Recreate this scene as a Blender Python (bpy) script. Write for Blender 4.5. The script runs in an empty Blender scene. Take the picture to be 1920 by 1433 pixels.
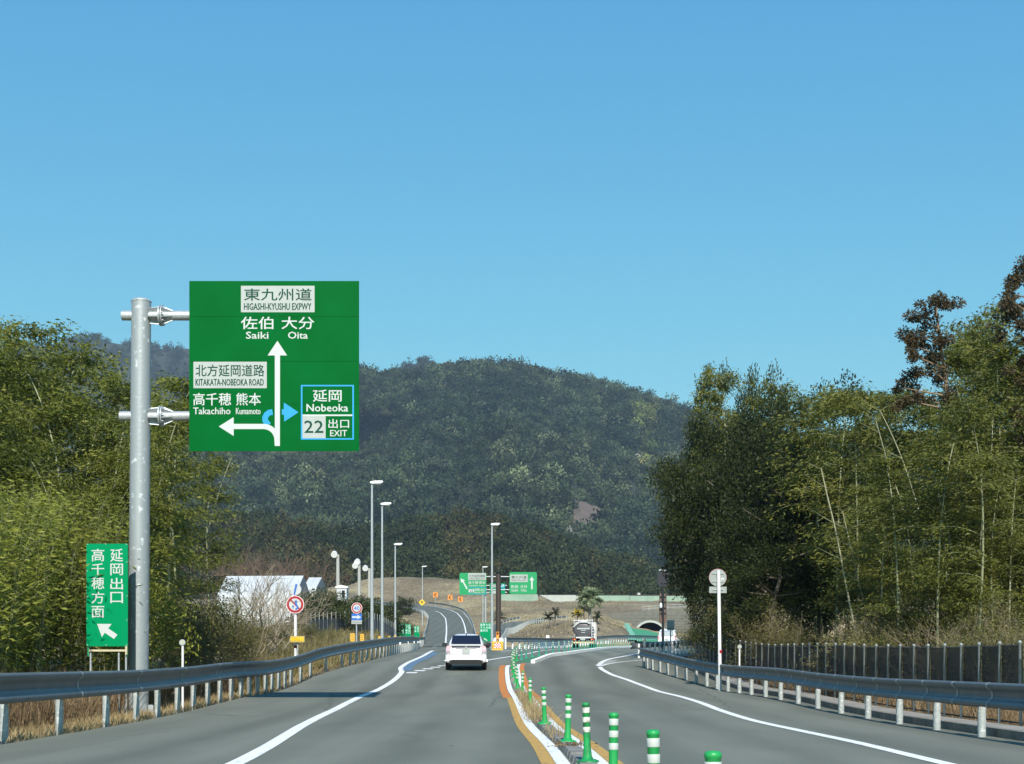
import bpy, bmesh, math, random
import numpy as np
from mathutils import Vector, Matrix

# ------------------------------------------------------------------ camera, sky, sun, exposure
S = bpy.context.scene
COL = S.collection
F = 2600.0            # focal length in photo pixels (photo 1920 wide)
VH = 1243.0           # photo row of the camera's horizon
EYE = 1.17
cam = bpy.data.objects.new('camera', bpy.data.cameras.new('camera'))
COL.objects.link(cam)
cam.location = (0, 0, EYE)
cam.rotation_euler = (math.radians(90), 0, 0)
cam.data.sensor_width = 36
cam.data.lens = F / 1920 * 36
cam.data.shift_y = (VH - 716.5) / 1920
cam.data.clip_start = 0.3
cam.data.clip_end = 20000
S.camera = cam

SUN_EL, SUN_AZ = math.radians(37), math.radians(3.0)     # sun behind the camera, a little to the right
W = bpy.data.worlds.new('World'); S.world = W; W.use_nodes = True
nt = W.node_tree; nt.nodes.clear()
sky = nt.nodes.new('ShaderNodeTexSky'); sky.sky_type = 'NISHITA'; sky.sun_disc = False
sky.sun_elevation = SUN_EL; sky.sun_rotation = math.pi - SUN_AZ
sky.air_density = 1.0; sky.dust_density = 0.0; sky.ozone_density = 2.5; sky.altitude = 0
bg = nt.nodes.new('ShaderNodeBackground'); bg.inputs['Strength'].default_value = 0.106
wo = nt.nodes.new('ShaderNodeOutputWorld')
tn_ = nt.nodes.new('ShaderNodeMix'); tn_.data_type = 'RGBA'; tn_.blend_type = 'MULTIPLY'; tn_.inputs[0].default_value = 1
tn_.inputs[7].default_value = (.585, 1.27, 1.25, 1)      # the camera's rendering of a clear winter sky
sp_ = nt.nodes.new('ShaderNodeSeparateColor'); cb_ = nt.nodes.new('ShaderNodeCombineColor')   # tone response per channel
nt.links.new(sky.outputs[0], sp_.inputs[0])
for i_, (piv, ex_) in enumerate(((2.18, 1.30), (2.97, .78), (4.84, .38))):
    d_ = nt.nodes.new('ShaderNodeMath'); d_.operation = 'DIVIDE'; d_.inputs[1].default_value = piv
    w_ = nt.nodes.new('ShaderNodeMath'); w_.operation = 'POWER'; w_.inputs[1].default_value = ex_
    m_ = nt.nodes.new('ShaderNodeMath'); m_.operation = 'MULTIPLY'; m_.inputs[1].default_value = piv
    nt.links.new(sp_.outputs[i_], d_.inputs[0]); nt.links.new(d_.outputs[0], w_.inputs[0]); nt.links.new(w_.outputs[0], m_.inputs[0]); nt.links.new(m_.outputs[0], cb_.inputs[i_])
nt.links.new(cb_.outputs[0], tn_.inputs[6]); nt.links.new(tn_.outputs[2], bg.inputs[0]); nt.links.new(bg.outputs[0], wo.inputs[0])
sl = bpy.data.lights.new('sun', 'SUN'); sl.energy = 5.0; sl.angle = math.radians(0.5); sl.color = (1, 0.94, 0.85)
so = bpy.data.objects.new('sun', sl); COL.objects.link(so)
sd = Vector((-math.sin(SUN_AZ) * math.cos(SUN_EL), math.cos(SUN_AZ) * math.cos(SUN_EL), -math.sin(SUN_EL)))
so.rotation_euler = sd.to_track_quat('-Z', 'Y').to_euler(); so.location = (0, -20, 60)
S.view_settings.view_transform = 'Standard'; S.view_settings.look = 'None'
S.view_settings.exposure = 0.28; S.view_settings.gamma = 1.0; S.view_settings.use_curve_mapping = False
S.cycles.max_bounces = 6; S.cycles.transparent_max_bounces = 12; S.cycles.volume_bounces = 0
S.cycles.use_denoising = True

rnd = random.Random(7)
NP = np.random.default_rng(11)
R = math.radians

# ------------------------------------------------------------------ helpers
def pchip(xs, ys):
    xs = np.array(xs, float); ys = np.array(ys, float)
    h = np.diff(xs); d = np.diff(ys) / h
    m = np.zeros(len(xs)); m[0] = d[0]; m[-1] = d[-1]
    for i in range(1, len(xs) - 1):
        if d[i-1] * d[i] > 0:
            w1 = 2*h[i] + h[i-1]; w2 = h[i] + 2*h[i-1]
            m[i] = (w1 + w2) / (w1 / d[i-1] + w2 / d[i])
    def f(x):
        x = np.clip(np.asarray(x, float), xs[0], xs[-1])
        k = np.clip(np.searchsorted(xs, x) - 1, 0, len(xs) - 2)
        t = (x - xs[k]) / h[k]
        return ((1+2*t)*(1-t)**2)*ys[k] + t*(1-t)**2*h[k]*m[k] + t*t*(3-2*t)*ys[k+1] + t*t*(t-1)*h[k]*m[k+1]
    return f

# height of the main road surface (world z) along the distance Y
_PY = [-20, 26, 32, 36, 40, 45, 50, 55, 60, 70, 83, 100, 120, 144, 180, 230, 300, 500]
_PZ = [-1.17, -1.17, -1.12, -1.04, -.975, -.94, -.78, -.52, -.25, .15, .55, .88, 1.2, 1.56, 2.1, 2.9, 4.0, 7.0]
_pf = pchip(_PY, _PZ)
def P(Y): return _pf(Y) + EYE
_ty = np.linspace(6, 400, 6000); _tv = VH - F * _pf(_ty) / _ty
def Yat(v):                      # distance at which the road shows in photo row v
    return float(np.interp(-v, -_tv, _ty))
def at(u, v, Y):                 # photo pixel at a distance -> world point
    return Vector(((u - 960) * Y / F, Y, EYE + (VH - v) * Y / F))
def on(u, v):                    # photo pixel on the road -> (X, Y)
    Y = Yat(v); return ((u - 960) * Y / F, Y)

def link(o): COL.objects.link(o); return o
def thing(name, label, cat, loc=(0, 0, 0), rz=0, group=None):
    o = bpy.data.objects.new(name, None); link(o); o.empty_display_size = .2
    o.location = loc; o.rotation_euler = (0, 0, rz)
    tag(o, label, cat, group); return o
def tag(o, label=None, cat=None, group=None, kind=None):
    if label: o['label'] = label
    if cat: o['category'] = cat
    if group: o['group'] = group
    if kind: o['kind'] = kind
    return o
def kids(o): return [c for c in bpy.data.objects if c.parent is o]
_CH = {}
def copy_tree(o, parent=None):
    k = o.name
    if k not in _CH: _CH[k] = list(o.children)
    c = o.copy(); link(c); c.parent = parent
    for ch in _CH[k]: copy_tree(ch, c)
    return c

class MB:
    def __init__(s): s.v = []; s.f = []; s.sm = []
    def add(s, vs, fs, smooth=False):
        b = len(s.v); s.v += [tuple(v) for v in vs]
        s.f += [tuple(b + i for i in f) for f in fs]; s.sm += [smooth] * len(fs); return s
    def box(s, c, d, rz=0, rx=0, ry=0):
        x, y, z = d[0]/2, d[1]/2, d[2]/2
        vs = [Vector(p) for p in ((-x,-y,-z),(x,-y,-z),(x,y,-z),(-x,y,-z),(-x,-y,z),(x,-y,z),(x,y,z),(-x,y,z))]
        if rz or rx or ry:
            M = Matrix.Rotation(rz,3,'Z') @ Matrix.Rotation(ry,3,'Y') @ Matrix.Rotation(rx,3,'X'); vs = [M @ v for v in vs]
        c = Vector(c)
        return s.add([v + c for v in vs], [(0,3,2,1),(4,5,6,7),(0,1,5,4),(1,2,6,5),(2,3,7,6),(3,0,4,7)])
    def bar(s, a, b, w, t):           # square bar from a to b
        return s.tube([a, b], [w, w], 4, smooth=False, sy=t / w)
    def tube(s, pts, rad, n=8, cap=True, smooth=True, sy=1):
        pts = [Vector(p) for p in pts]
        if not hasattr(rad, '__len__'): rad = [rad] * len(pts)
        rings = []; up0 = None
        for i, p in enumerate(pts):
            d = (pts[min(i+1, len(pts)-1)] - pts[max(i-1, 0)]).normalized()
            ref = Vector((0, 0, 1)) if abs(d.z) < .95 else Vector((0, 1, 0))
            a = d.cross(ref).normalized()
            if up0 is not None and a.dot(up0) < 0 and abs(d.z) > .9: a = -a
            up0 = a; b = d.cross(a).normalized()
            off = math.pi / 4 if n == 4 else 0
            k = math.sqrt(2) / 2 if n == 4 else 1
            rings.append([p + (a * math.cos(2*math.pi*j/n + off) + b * sy * math.sin(2*math.pi*j/n + off)) * rad[i] * k * (1 if n != 4 else 1) for j in range(n)])
        vs = [q for r in rings for q in r]; fs = []
        for i in range(len(pts) - 1):
            for j in range(n):
                fs.append((i*n+j, i*n+(j+1) % n, (i+1)*n+(j+1) % n, (i+1)*n+j))
        s.add(vs, fs, smooth)
        if cap: s.add(rings[0], [tuple(range(n))[::-1]]); s.add(rings[-1], [tuple(range(n))])
        return s
    def cyl(s, c, r, h, n=16, axis='Z', r2=None):
        c = Vector(c); ax = {'Z': Vector((0,0,1)), 'Y': Vector((0,1,0)), 'X': Vector((1,0,0))}[axis]
        return s.tube([c - ax*h/2, c + ax*h/2], [r, r if r2 is None else r2], n)
    def lathe(s, prof, n=16, c=(0, 0, 0)):     # prof (r, z)
        vs = []; fs = []; c = Vector(c)
        for r, z in prof:
            for j in range(n): vs.append(c + Vector((r*math.cos(2*math.pi*j/n), r*math.sin(2*math.pi*j/n), z)))
        for i in range(len(prof) - 1):
            for j in range(n): fs.append((i*n+j, i*n+(j+1) % n, (i+1)*n+(j+1) % n, (i+1)*n+j))
        s.add(vs, fs, True)
        s.add(vs[-n:], [tuple(range(n))]); return s
    def prism(s, poly, y0, y1):                # polygon in XZ extruded along Y
        n = len(poly); vs = [(x, y0, z) for x, z in poly] + [(x, y1, z) for x, z in poly]
        A = sum(poly[i][0]*poly[(i+1) % n][1] - poly[(i+1) % n][0]*poly[i][1] for i in range(n))
        fs = [tuple(range(n)), tuple(range(2*n-1, n-1, -1))] + [(j, j+n, (j+1) % n + n, (j+1) % n) for j in range(n)]
        if A < 0: fs = [f[::-1] for f in fs]
        return s.add(vs, fs)
    def disc(s, c, r, t, n=28, ring=0):        # disc facing -Y
        c = Vector(c)
        o = [(c.x + r*math.cos(2*math.pi*j/n), c.z + r*math.sin(2*math.pi*j/n)) for j in range(n)]
        if not ring: return s.prism(o, c.y, c.y + t)
        i_ = [(c.x + ring*math.cos(2*math.pi*j/n), c.z + ring*math.sin(2*math.pi*j/n)) for j in range(n)]
        for j in range(n):
            k = (j+1) % n; s.prism([o[j], o[k], i_[k], i_[j]], c.y, c.y + t)
        return s
    def sweep(s, path, prof, closed=False, smooth=True):  # path: list of (pos, side unit vector); prof: (side, z)
        m = len(prof); vs = []; fs = []
        for p, sd_ in path:
            for a, z in prof: vs.append(Vector(p) + Vector(sd_) * a + Vector((0, 0, z)))
        for i in range(len(path) - 1):
            for j in range(m if closed else m - 1):
                k = (j+1) % m; fs.append((i*m+j, i*m+k, (i+1)*m+k, (i+1)*m+j))
        s.add(vs, fs, smooth); return s
    def build(s, name, mat, parent=None, world=False):
        me = bpy.data.meshes.new(name)
        off = Vector(parent.location) if (parent is not None and world) else Vector((0, 0, 0))
        me.from_pydata([(v[0]-off.x, v[1]-off.y, v[2]-off.z) for v in s.v], [], s.f)
        me.polygons.foreach_set('use_smooth', s.sm)
        me.materials.append(mat); me.update()
        o = bpy.data.objects.new(name, me); link(o); o.parent = parent
        return o

def np_mesh(name, verts, quads, mat, parent=None, smooth=False):
    verts = np.asarray(verts, np.float32); quads = np.asarray(quads, np.int32)
    me = bpy.data.meshes.new(name); me.vertices.add(len(verts)); me.vertices.foreach_set('co', verts.ravel())
    k = quads.shape[1]; me.loops.add(quads.size); me.loops.foreach_set('vertex_index', quads.ravel())
    me.polygons.add(len(quads)); me.polygons.foreach_set('loop_start', np.arange(0, quads.size, k, dtype=np.int32))
    if smooth: me.polygons.foreach_set('use_smooth', np.ones(len(quads), bool))
    me.update(calc_edges=True); me.validate()
    if isinstance(mat, (list, tuple)):
        for m in mat: me.materials.append(m)
    else: me.materials.append(mat)
    o = bpy.data.objects.new(name, me)
    link(o); o.parent = parent
    return o

def leaf_arrays(pos, dirs, L, Wd, rng, flat=.5):   # kite-shaped leaves: arrays of verts/quads
    n = len(pos); dirs = dirs / (np.linalg.norm(dirs, axis=1, keepdims=True) + 1e-9)
    r = rng.normal(size=(n, 3)); r[:, 2] *= flat
    side = np.cross(dirs, r); side /= (np.linalg.norm(side, axis=1, keepdims=True) + 1e-9)
    side = np.where(rng.random((n, 1)) < flat, np.cross(dirs, np.array([[0, 0, 1.]])) + .4*side, side)
    side /= (np.linalg.norm(side, axis=1, keepdims=True) + 1e-9)
    L = np.asarray(L).reshape(-1, 1) * np.ones((n, 1)); Wd = np.asarray(Wd).reshape(-1, 1) * np.ones((n, 1))
    v = np.stack([pos, pos + dirs*L*.45 + side*Wd*.5, pos + dirs*L, pos + dirs*L*.45 - side*Wd*.5], 1).reshape(-1, 3)
    return v, np.arange(4*n).reshape(-1, 4)

# ------------------------------------------------------------------ materials
MATS = {}
def mat(name, col, rough=.6, metal=0, col2=None, scale=6, amount=.5, bump=0, bscale=None, spec=.5, detail=4, stretch=None, coat=0, centre=.5):
    if name in MATS: return MATS[name]
    m = bpy.data.materials.new(name); m.use_nodes = True; MATS[name] = m
    n = m.node_tree; b = n.nodes['Principled BSDF']
    b.inputs['Roughness'].default_value = rough; b.inputs['Metallic'].default_value = metal
    b.inputs['Specular IOR Level'].default_value = spec; b.inputs['Coat Weight'].default_value = coat
    b.inputs['Base Color'].default_value = (*col, 1)
    if col2 is not None or bump:
        tc = n.nodes.new('ShaderNodeNewGeometry'); mp = n.nodes.new('ShaderNodeMapping')
        n.links.new(tc.outputs['Position'], mp.inputs['Vector'])
        if stretch: mp.inputs['Scale'].default_value = stretch
    if col2 is not None:
        no = n.nodes.new('ShaderNodeTexNoise'); no.inputs['Scale'].default_value = scale; no.inputs['Detail'].default_value = detail
        n.links.new(mp.outputs[0], no.inputs['Vector'])
        rp = n.nodes.new('ShaderNodeValToRGB'); c = centre
        rp.color_ramp.elements[0].position = max(0, c - amount/2); rp.color_ramp.elements[1].position = min(1, c + amount/2)
        rp.color_ramp.elements[0].color = (*col, 1); rp.color_ramp.elements[1].color = (*col2, 1)
        n.links.new(no.outputs[0], rp.inputs[0]); n.links.new(rp.outputs[0], b.inputs['Base Color'])
    if bump:
        nb = n.nodes.new('ShaderNodeTexNoise'); nb.inputs['Scale'].default_value = bscale or scale; nb.inputs['Detail'].default_value = 3
        n.links.new(mp.outputs[0], nb.inputs['Vector'])
        bp = n.nodes.new('ShaderNodeBump'); bp.inputs['Strength'].default_value = bump; bp.inputs['Distance'].default_value = .05
        n.links.new(nb.outputs[0], bp.inputs['Height']); n.links.new(bp.outputs[0], b.inputs['Normal'])
    return m

def leafmat(name, c1, c2, c3=None, trans=.25, rough=.55, spec=.3, tint=None):
    m = bpy.data.materials.new(name); m.use_nodes = True; MATS[name] = m
    n = m.node_tree; b = n.nodes['Principled BSDF']; out = n.nodes['Material Output']
    g = n.nodes.new('ShaderNodeNewGeometry'); oi = n.nodes.new('ShaderNodeObjectInfo')
    no = n.nodes.new('ShaderNodeTexNoise'); no.inputs['Scale'].default_value = .55 if not tint else .02
    n.links.new(g.outputs['Position'], no.inputs['Vector'])
    a1 = n.nodes.new('ShaderNodeMath'); a1.operation = 'MULTIPLY_ADD'; a1.inputs[1].default_value = .38
    n.links.new(g.outputs['Random Per Island'], a1.inputs[0])
    a2 = n.nodes.new('ShaderNodeMath'); a2.operation = 'MULTIPLY_ADD'; a2.inputs[1].default_value = .25
    n.links.new(oi.outputs['Random'], a2.inputs[0])
    a0 = n.nodes.new('ShaderNodeMath'); a0.operation = 'MULTIPLY_ADD'; a0.inputs[1].default_value = 1.1; a0.inputs[2].default_value = -.37
    n.links.new(no.outputs[0], a0.inputs[0]); n.links.new(a0.outputs[0], a2.inputs[2]); n.links.new(a2.outputs[0], a1.inputs[2])
    rp = n.nodes.new('ShaderNodeValToRGB')
    rp.color_ramp.elements[0].color = (*c1, 1); rp.color_ramp.elements[1].color = (*(c3 or c2), 1)
    rp.color_ramp.elements[0].position = .1; rp.color_ramp.elements[1].position = .95
    if c3: e = rp.color_ramp.elements.new(.62); e.color = (*c2, 1)
    n.links.new(a1.outputs[0], rp.inputs[0]); colout = rp.outputs[0]
    if tint:
        at_ = n.nodes.new('ShaderNodeAttribute'); at_.attribute_type = 'INSTANCER'; at_.attribute_name = 'tint'
        mx = n.nodes.new('ShaderNodeMix'); mx.data_type = 'RGBA'; mx.blend_type = 'MULTIPLY'; mx.inputs[0].default_value = 1
        n.links.new(colout, mx.inputs[6]); n.links.new(at_.outputs['Color'], mx.inputs[7]); colout = mx.outputs[2]
    n.links.new(colout, b.inputs['Base Color']); b.inputs['Roughness'].default_value = rough
    b.inputs['Specular IOR Level'].default_value = spec
    if trans:
        t = n.nodes.new('ShaderNodeBsdfTranslucent'); n.links.new(colout, t.inputs[0])
        ms = n.nodes.new('ShaderNodeMixShader'); ms.inputs[0].default_value = trans
        n.links.new(b.outputs[0], ms.inputs[1]); n.links.new(t.outputs[0], ms.inputs[2]); n.links.new(ms.outputs[0], out.inputs[0])
    return m

M_galv = mat('galvanised_steel', (.36, .39, .40), .42, .35, (.47, .50, .51), 14, .35, .15, 40)
M_galvpole = mat('galvanised_pole_spangled', (.30, .33, .335), .5, .25, (.62, .65, .66), 7, .12, .1, 12, centre=.66, detail=3)
M_rail = mat('rail_galvanised', (.105, .118, .130), .42, .30, (.15, .163, .175), 2.5, .5, .04, 8, spec=.4)
M_railpost = mat('rail_post_zinc', (.36, .39, .375), .55, .15, (.62, .64, .62), 16, .2, .2, 30, centre=.62)
M_white = mat('white_paint', (.78, .79, .79), .5)
M_whitepole = mat('white_pole_paint', (.80, .80, .80), .4)
M_black = mat('black_paint', (.012, .012, .013), .45)
M_dark = mat('dark_brown_paint', (.045, .030, .022), .5)
M_signgreen = mat('sign_green', (.0, .094, .015), .5, 0, (.0, .114, .022), 1.1, .5, spec=.03)
M_signteal = mat('sign_teal_green', (.0, .22, .080), .45, 0, (.0, .25, .095), 1.5, .6, spec=.05)
M_signwhite = mat('sign_white_sheet', (.41, .445, .42), .6, 0, (.36, .39, .37), 3, .6, spec=.2)
M_letterwhite = mat('sign_letter_white', (.50, .535, .52), .55, spec=.2)
M_lettergreen = mat('sign_letter_green', (.004, .060, .042), .5, spec=.1)
M_letterlight = mat('sign_letter_pale', (.55, .78, .72), .5)
M_blue = mat('sign_sky_blue', (.035, .30, .60), .5, spec=.1)
M_deepblue = mat('sign_deep_blue', (.02, .13, .50), .45)
M_red = mat('sign_red', (.33, .012, .025), .45)
M_pink = mat('sign_rim_pale', (.80, .62, .62), .45)
M_yellow = mat('yellow_paint', (.72, .42, .05), .5)
M_orange = mat('orange_plastic', (.80, .26, .03), .45)
M_alu = mat('sign_back_aluminium', (.25, .28, .265), .55, .1, (.30, .33, .315), 3, .5)
M_roadwhite = mat('road_paint_white', (.34, .35, .33), .8, 0, (.80, .81, .79), 11, .10, .1, 60, centre=.385, detail=9)
M_roadyellow = mat('road_paint_yellow', (.26, .17, .07), .8, 0, (.50, .295, .07), 9, .12, centre=.40, detail=9)
M_roadorange = mat('road_paint_orange', (.30, .15, .07), .8, 0, (.56, .195, .035), 8, .12, centre=.38, detail=9)
M_roadblue = mat('road_paint_blue', (.075, .165, .29), .8, 0, (.13, .18, .22), 2.5, .5)
M_roadgreen = mat('road_paint_green', (.03, .20, .08), .8, 0, (.06, .17, .09), 2, .6)
M_concrete = mat('concrete_grey', (.20, .20, .18), .9, 0, (.33, .33, .30), 3, .6, .2, 18)
M_concdark = mat('concrete_dirty', (.13, .125, .11), .9, 0, (.26, .25, .23), 5, .5, .3, 20)
M_slab = mat('concrete_slab', (.22, .21, .185), .9, 0, (.34, .32, .28), 1.2, .6, .1, 12)
M_post = mat('delineator_green', (.010, .30, .068), .45, 0, (.018, .30, .075), 3, .6)
M_postworn = mat('delineator_green_scuffed', (.010, .34, .08), .5, 0, (.015, .11, .04), 9, .35)
M_band = mat('reflector_band', (.47, .50, .46), .5)
M_bandworn = mat('reflector_band_worn', (.66, .66, .58), .5, 0, (.22, .20, .15), 14, .25)
M_glass = mat('tinted_glass', (.010, .014, .030), .12, 0, spec=.35)
M_carwhite = mat('car_white', (.88, .88, .89), .22, coat=.6)
M_tyre = mat('tyre_rubber', (.018, .018, .018), .8)
M_lampred = mat('tail_lamp_red', (.45, .03, .03), .2)
M_chrome = mat('bright_trim', (.7, .7, .72), .2, .9)
M_wood = mat('pale_timber', (.55, .50, .33), .8, 0, (.42, .37, .22), 6, .5)
M_bark = mat('bark_brown', (.17, .115, .07), .9, 0, (.26, .19, .12), 6, .5, .4, 20)
M_barkgrey = mat('bark_grey', (.12, .10, .075), .9, 0, (.20, .17, .13), 6, .5, .4, 20)
M_twig = mat('twig_tan', (.16, .125, .08), .9, 0, (.28, .22, .15), 1.2, .5)
M_culm = mat('bamboo_culm', (.20, .22, .11), .5, 0, (.30, .30, .17), 1.5, .6)
M_bamboo = leafmat('bamboo_leaf', (.055, .075, .012), (.165, .185, .027), (.33, .31, .062), .34)
M_bamboo_r = leafmat('bamboo_leaf_olive', (.050, .064, .011), (.145, .155, .025), (.29, .255, .05), .34)
M_sasa = leafmat('sasa_leaf', (.10, .125, .015), (.30, .315, .048), (.58, .55, .18), .36)
M_oak = leafmat('evergreen_leaf', (.010, .016, .005), (.026, .036, .009), (.055, .064, .015), .12, .5, .15)
M_oaklight = leafmat('evergreen_leaf_light', (.012, .020, .006), (.034, .046, .011), (.075, .082, .019), .15, .5, .18)
M_cedar = leafmat('cedar_spray', (.032, .028, .012), (.080, .056, .022), (.14, .095, .042), .1)
M_shrub = leafmat('shrub_leaf', (.07, .072, .018), (.155, .145, .045), (.29, .25, .11), .25)
M_hedge = leafmat('hedge_leaf', (.016, .026, .006), (.045, .060, .011), (.075, .085, .02), .15)
M_drygrass = leafmat('dry_grass_blade', (.24, .17, .08), (.40, .31, .16), (.56, .46, .27), .2)
M_brownweed = leafmat('brown_weed', (.13, .085, .045), (.22, .155, .085), (.33, .25, .145), .15)
M_palm = leafmat('palm_frond', (.09, .12, .05), (.22, .27, .14), (.36, .40, .25), .15)
M_cycad = leafmat('cycad_frond', (.008, .014, .005), (.022, .03, .010), (.045, .05, .02), .1)
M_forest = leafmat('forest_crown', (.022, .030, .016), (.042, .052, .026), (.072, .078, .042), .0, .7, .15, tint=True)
M_clothnet = bpy.data.materials.new('dark_net'); M_clothnet.use_nodes = True
_n = M_clothnet.node_tree; _b = _n.nodes['Principled BSDF']; _b.inputs['Base Color'].default_value = (.012, .014, .018, 1); _b.inputs['Roughness'].default_value = .8
_t = _n.nodes.new('ShaderNodeBsdfTransparent'); _m = _n.nodes.new('ShaderNodeMixShader'); _m.inputs[0].default_value = .84
_n.links.new(_t.outputs[0], _m.inputs[1]); _n.links.new(_b.outputs[0], _m.inputs[2]); _n.links.new(_m.outputs[0], _n.nodes['Material Output'].inputs[0])

def asphalt(name, c0, c1):
    m = bpy.data.materials.new(name); m.use_nodes = True; n = m.node_tree; b = n.nodes['Principled BSDF']
    g = n.nodes.new('ShaderNodeNewGeometry')
    def noise(sc, stretch, det=3):
        mp = n.nodes.new('ShaderNodeMapping'); mp.inputs['Scale'].default_value = stretch
        n.links.new(g.outputs['Position'], mp.inputs['Vector'])
        t = n.nodes.new('ShaderNodeTexNoise'); t.inputs['Scale'].default_value = sc; t.inputs['Detail'].default_value = det
        n.links.new(mp.outputs[0], t.inputs['Vector']); return t.outputs[0]
    fine = noise(55, (1, 1, 1), 2); patch = noise(.5, (1, .35, 1), 5); streak = noise(1.6, (1, .03, 1), 3); lane = noise(.35, (1, .008, 1), 2)
    def mixf(a, b_, f):
        x = n.nodes.new('ShaderNodeMix'); x.inputs[0].default_value = f
        n.links.new(a, x.inputs[2]); n.links.new(b_, x.inputs[3]); return x.outputs[0]
    h = mixf(mixf(fine, patch, .45), mixf(streak, lane, .5), .42)
    # wheel tracks worn smooth along the lanes, and hairline cracks
    sx = n.nodes.new('ShaderNodeSeparateXYZ'); n.links.new(g.outputs['Position'], sx.inputs[0])
    def mth(op, a, b_=None, v=None):
        x = n.nodes.new('ShaderNodeMath'); x.operation = op; n.links.new(a, x.inputs[0])
        if b_ is not None: n.links.new(b_, x.inputs[1])
        elif v is not None: x.inputs[1].default_value = v
        return x.outputs[0]
    wx = mth('ADD', sx.outputs[0], mth('MULTIPLY', noise(.12, (0, 1, 0), 2), v=1.2))
    tr = mth('MULTIPLY', mth('ADD', mth('COSINE', mth('MULTIPLY', wx, v=2*math.pi/1.72)), v=0.0), v=.055)
    h = mth('ADD', h, tr)
    vo = n.nodes.new('ShaderNodeTexVoronoi'); vo.feature = 'DISTANCE_TO_EDGE'; vo.inputs['Scale'].default_value = .16
    wm = n.nodes.new('ShaderNodeMapping'); n.links.new(g.outputs['Position'], wm.inputs['Vector']); wm.inputs['Scale'].default_value = (1.3, .5, 1)
    wn = n.nodes.new('ShaderNodeTexNoise'); wn.inputs['Scale'].default_value = 1.1; wn.inputs['Detail'].default_value = 5; n.links.new(g.outputs['Position'], wn.inputs['Vector'])
    wa = n.nodes.new('ShaderNodeMix'); wa.data_type = 'VECTOR'; wa.inputs[0].default_value = .35; n.links.new(wm.outputs[0], wa.inputs[4]); n.links.new(wn.outputs['Color'], wa.inputs[5]); n.links.new(wa.outputs[1], vo.inputs['Vector'])
    ck = mth('LESS_THAN', vo.outputs['Distance'], v=.0042); ckm = mth('MULTIPLY', ck, mth('GREATER_THAN', patch, v=.50))
    h = mth('SUBTRACT', h, mth('MULTIPLY', ckm, v=.20))
    rp = n.nodes.new('ShaderNodeValToRGB'); rp.color_ramp.elements[0].position = .38; rp.color_ramp.elements[1].position = .62
    rp.color_ramp.elements[0].color = (*c0, 1); rp.color_ramp.elements[1].color = (*c1, 1)
    n.links.new(h, rp.inputs[0]); n.links.new(rp.outputs[0], b.inputs['Base Color'])
    b.inputs['Roughness'].default_value = .85; b.inputs['Specular IOR Level'].default_value = .3
    bp = n.nodes.new('ShaderNodeBump'); bp.inputs['Strength'].default_value = .35; bp.inputs['Distance'].default_value = .01
    n.links.new(fine, bp.inputs['Height']); n.links.new(bp.outputs[0], b.inputs['Normal'])
    return m
M_asphalt = asphalt('asphalt', (.112, .120, .096), (.188, .197, .160))
M_asphalt2 = asphalt('asphalt_ramp', (.105, .111, .092), (.15, .157, .130))

def groundmat():
    m = bpy.data.materials.new('dry_turf'); m.use_nodes = True; n = m.node_tree; b = n.nodes['Principled BSDF']
    g = n.nodes.new('ShaderNodeNewGeometry')
    def noise(sc, det, stretch=(1,1,1)):
        mp = n.nodes.new('ShaderNodeMapping'); mp.inputs['Scale'].default_value = stretch
        n.links.new(g.outputs['Position'], mp.inputs['Vector'])
        t = n.nodes.new('ShaderNodeTexNoise'); t.inputs['Scale'].default_value = sc; t.inputs['Detail'].default_value = det
        n.links.new(mp.outputs[0], t.inputs['Vector']); return t.outputs[0]
    a = noise(.05, 6, (1, .6, 3)); c = noise(.9, 5); x = n.nodes.new('ShaderNodeMix'); x.inputs[0].default_value = .35
    n.links.new(a, x.inputs[2]); n.links.new(c, x.inputs[3])
    rp = n.nodes.new('ShaderNodeValToRGB'); r = rp.color_ramp
    r.elements[0].position = .33; r.elements[0].color = (.135, .105, .066, 1); r.elements[1].position = .70; r.elements[1].color = (.44, .365, .21, 1)
    e = r.elements.new(.47); e.color = (.205, .165, .11, 1); e = r.elements.new(.57); e.color = (.325, .265, .155, 1)
    n.links.new(x.outputs[0], rp.inputs[0]); n.links.new(rp.outputs[0], b.inputs['Base Color'])
    b.inputs['Roughness'].default_value = .95; b.inputs['Specular IOR Level'].default_value = .1
    bp = n.nodes.new('ShaderNodeBump'); bp.inputs['Strength'].default_value = .6; bp.inputs['Distance'].default_value = .2
    n.links.new(c, bp.inputs['Height']); n.links.new(bp.outputs[0], b.inputs['Normal'])
    return m
M_turf = groundmat()

def vnoise(x, y, seed):
    g = np.random.default_rng(seed); T_ = g.random((64, 64)); xi = np.floor(x).astype(int); yi = np.floor(y).astype(int); fx_ = x - xi; fy_ = y - yi
    fx_ = fx_*fx_*(3-2*fx_); fy_ = fy_*fy_*(3-2*fy_); w = lambda i, j: T_[i % 64, j % 64]
    return (w(xi, yi)*(1-fx_) + w(xi+1, yi)*fx_)*(1-fy_) + (w(xi, yi+1)*(1-fx_) + w(xi+1, yi+1)*fx_)*fy_
def fbm(x, y, s): return sum(vnoise(x*2**k, y*2**k, s + k)/2**k for k in range(4)) / 1.875
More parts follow.
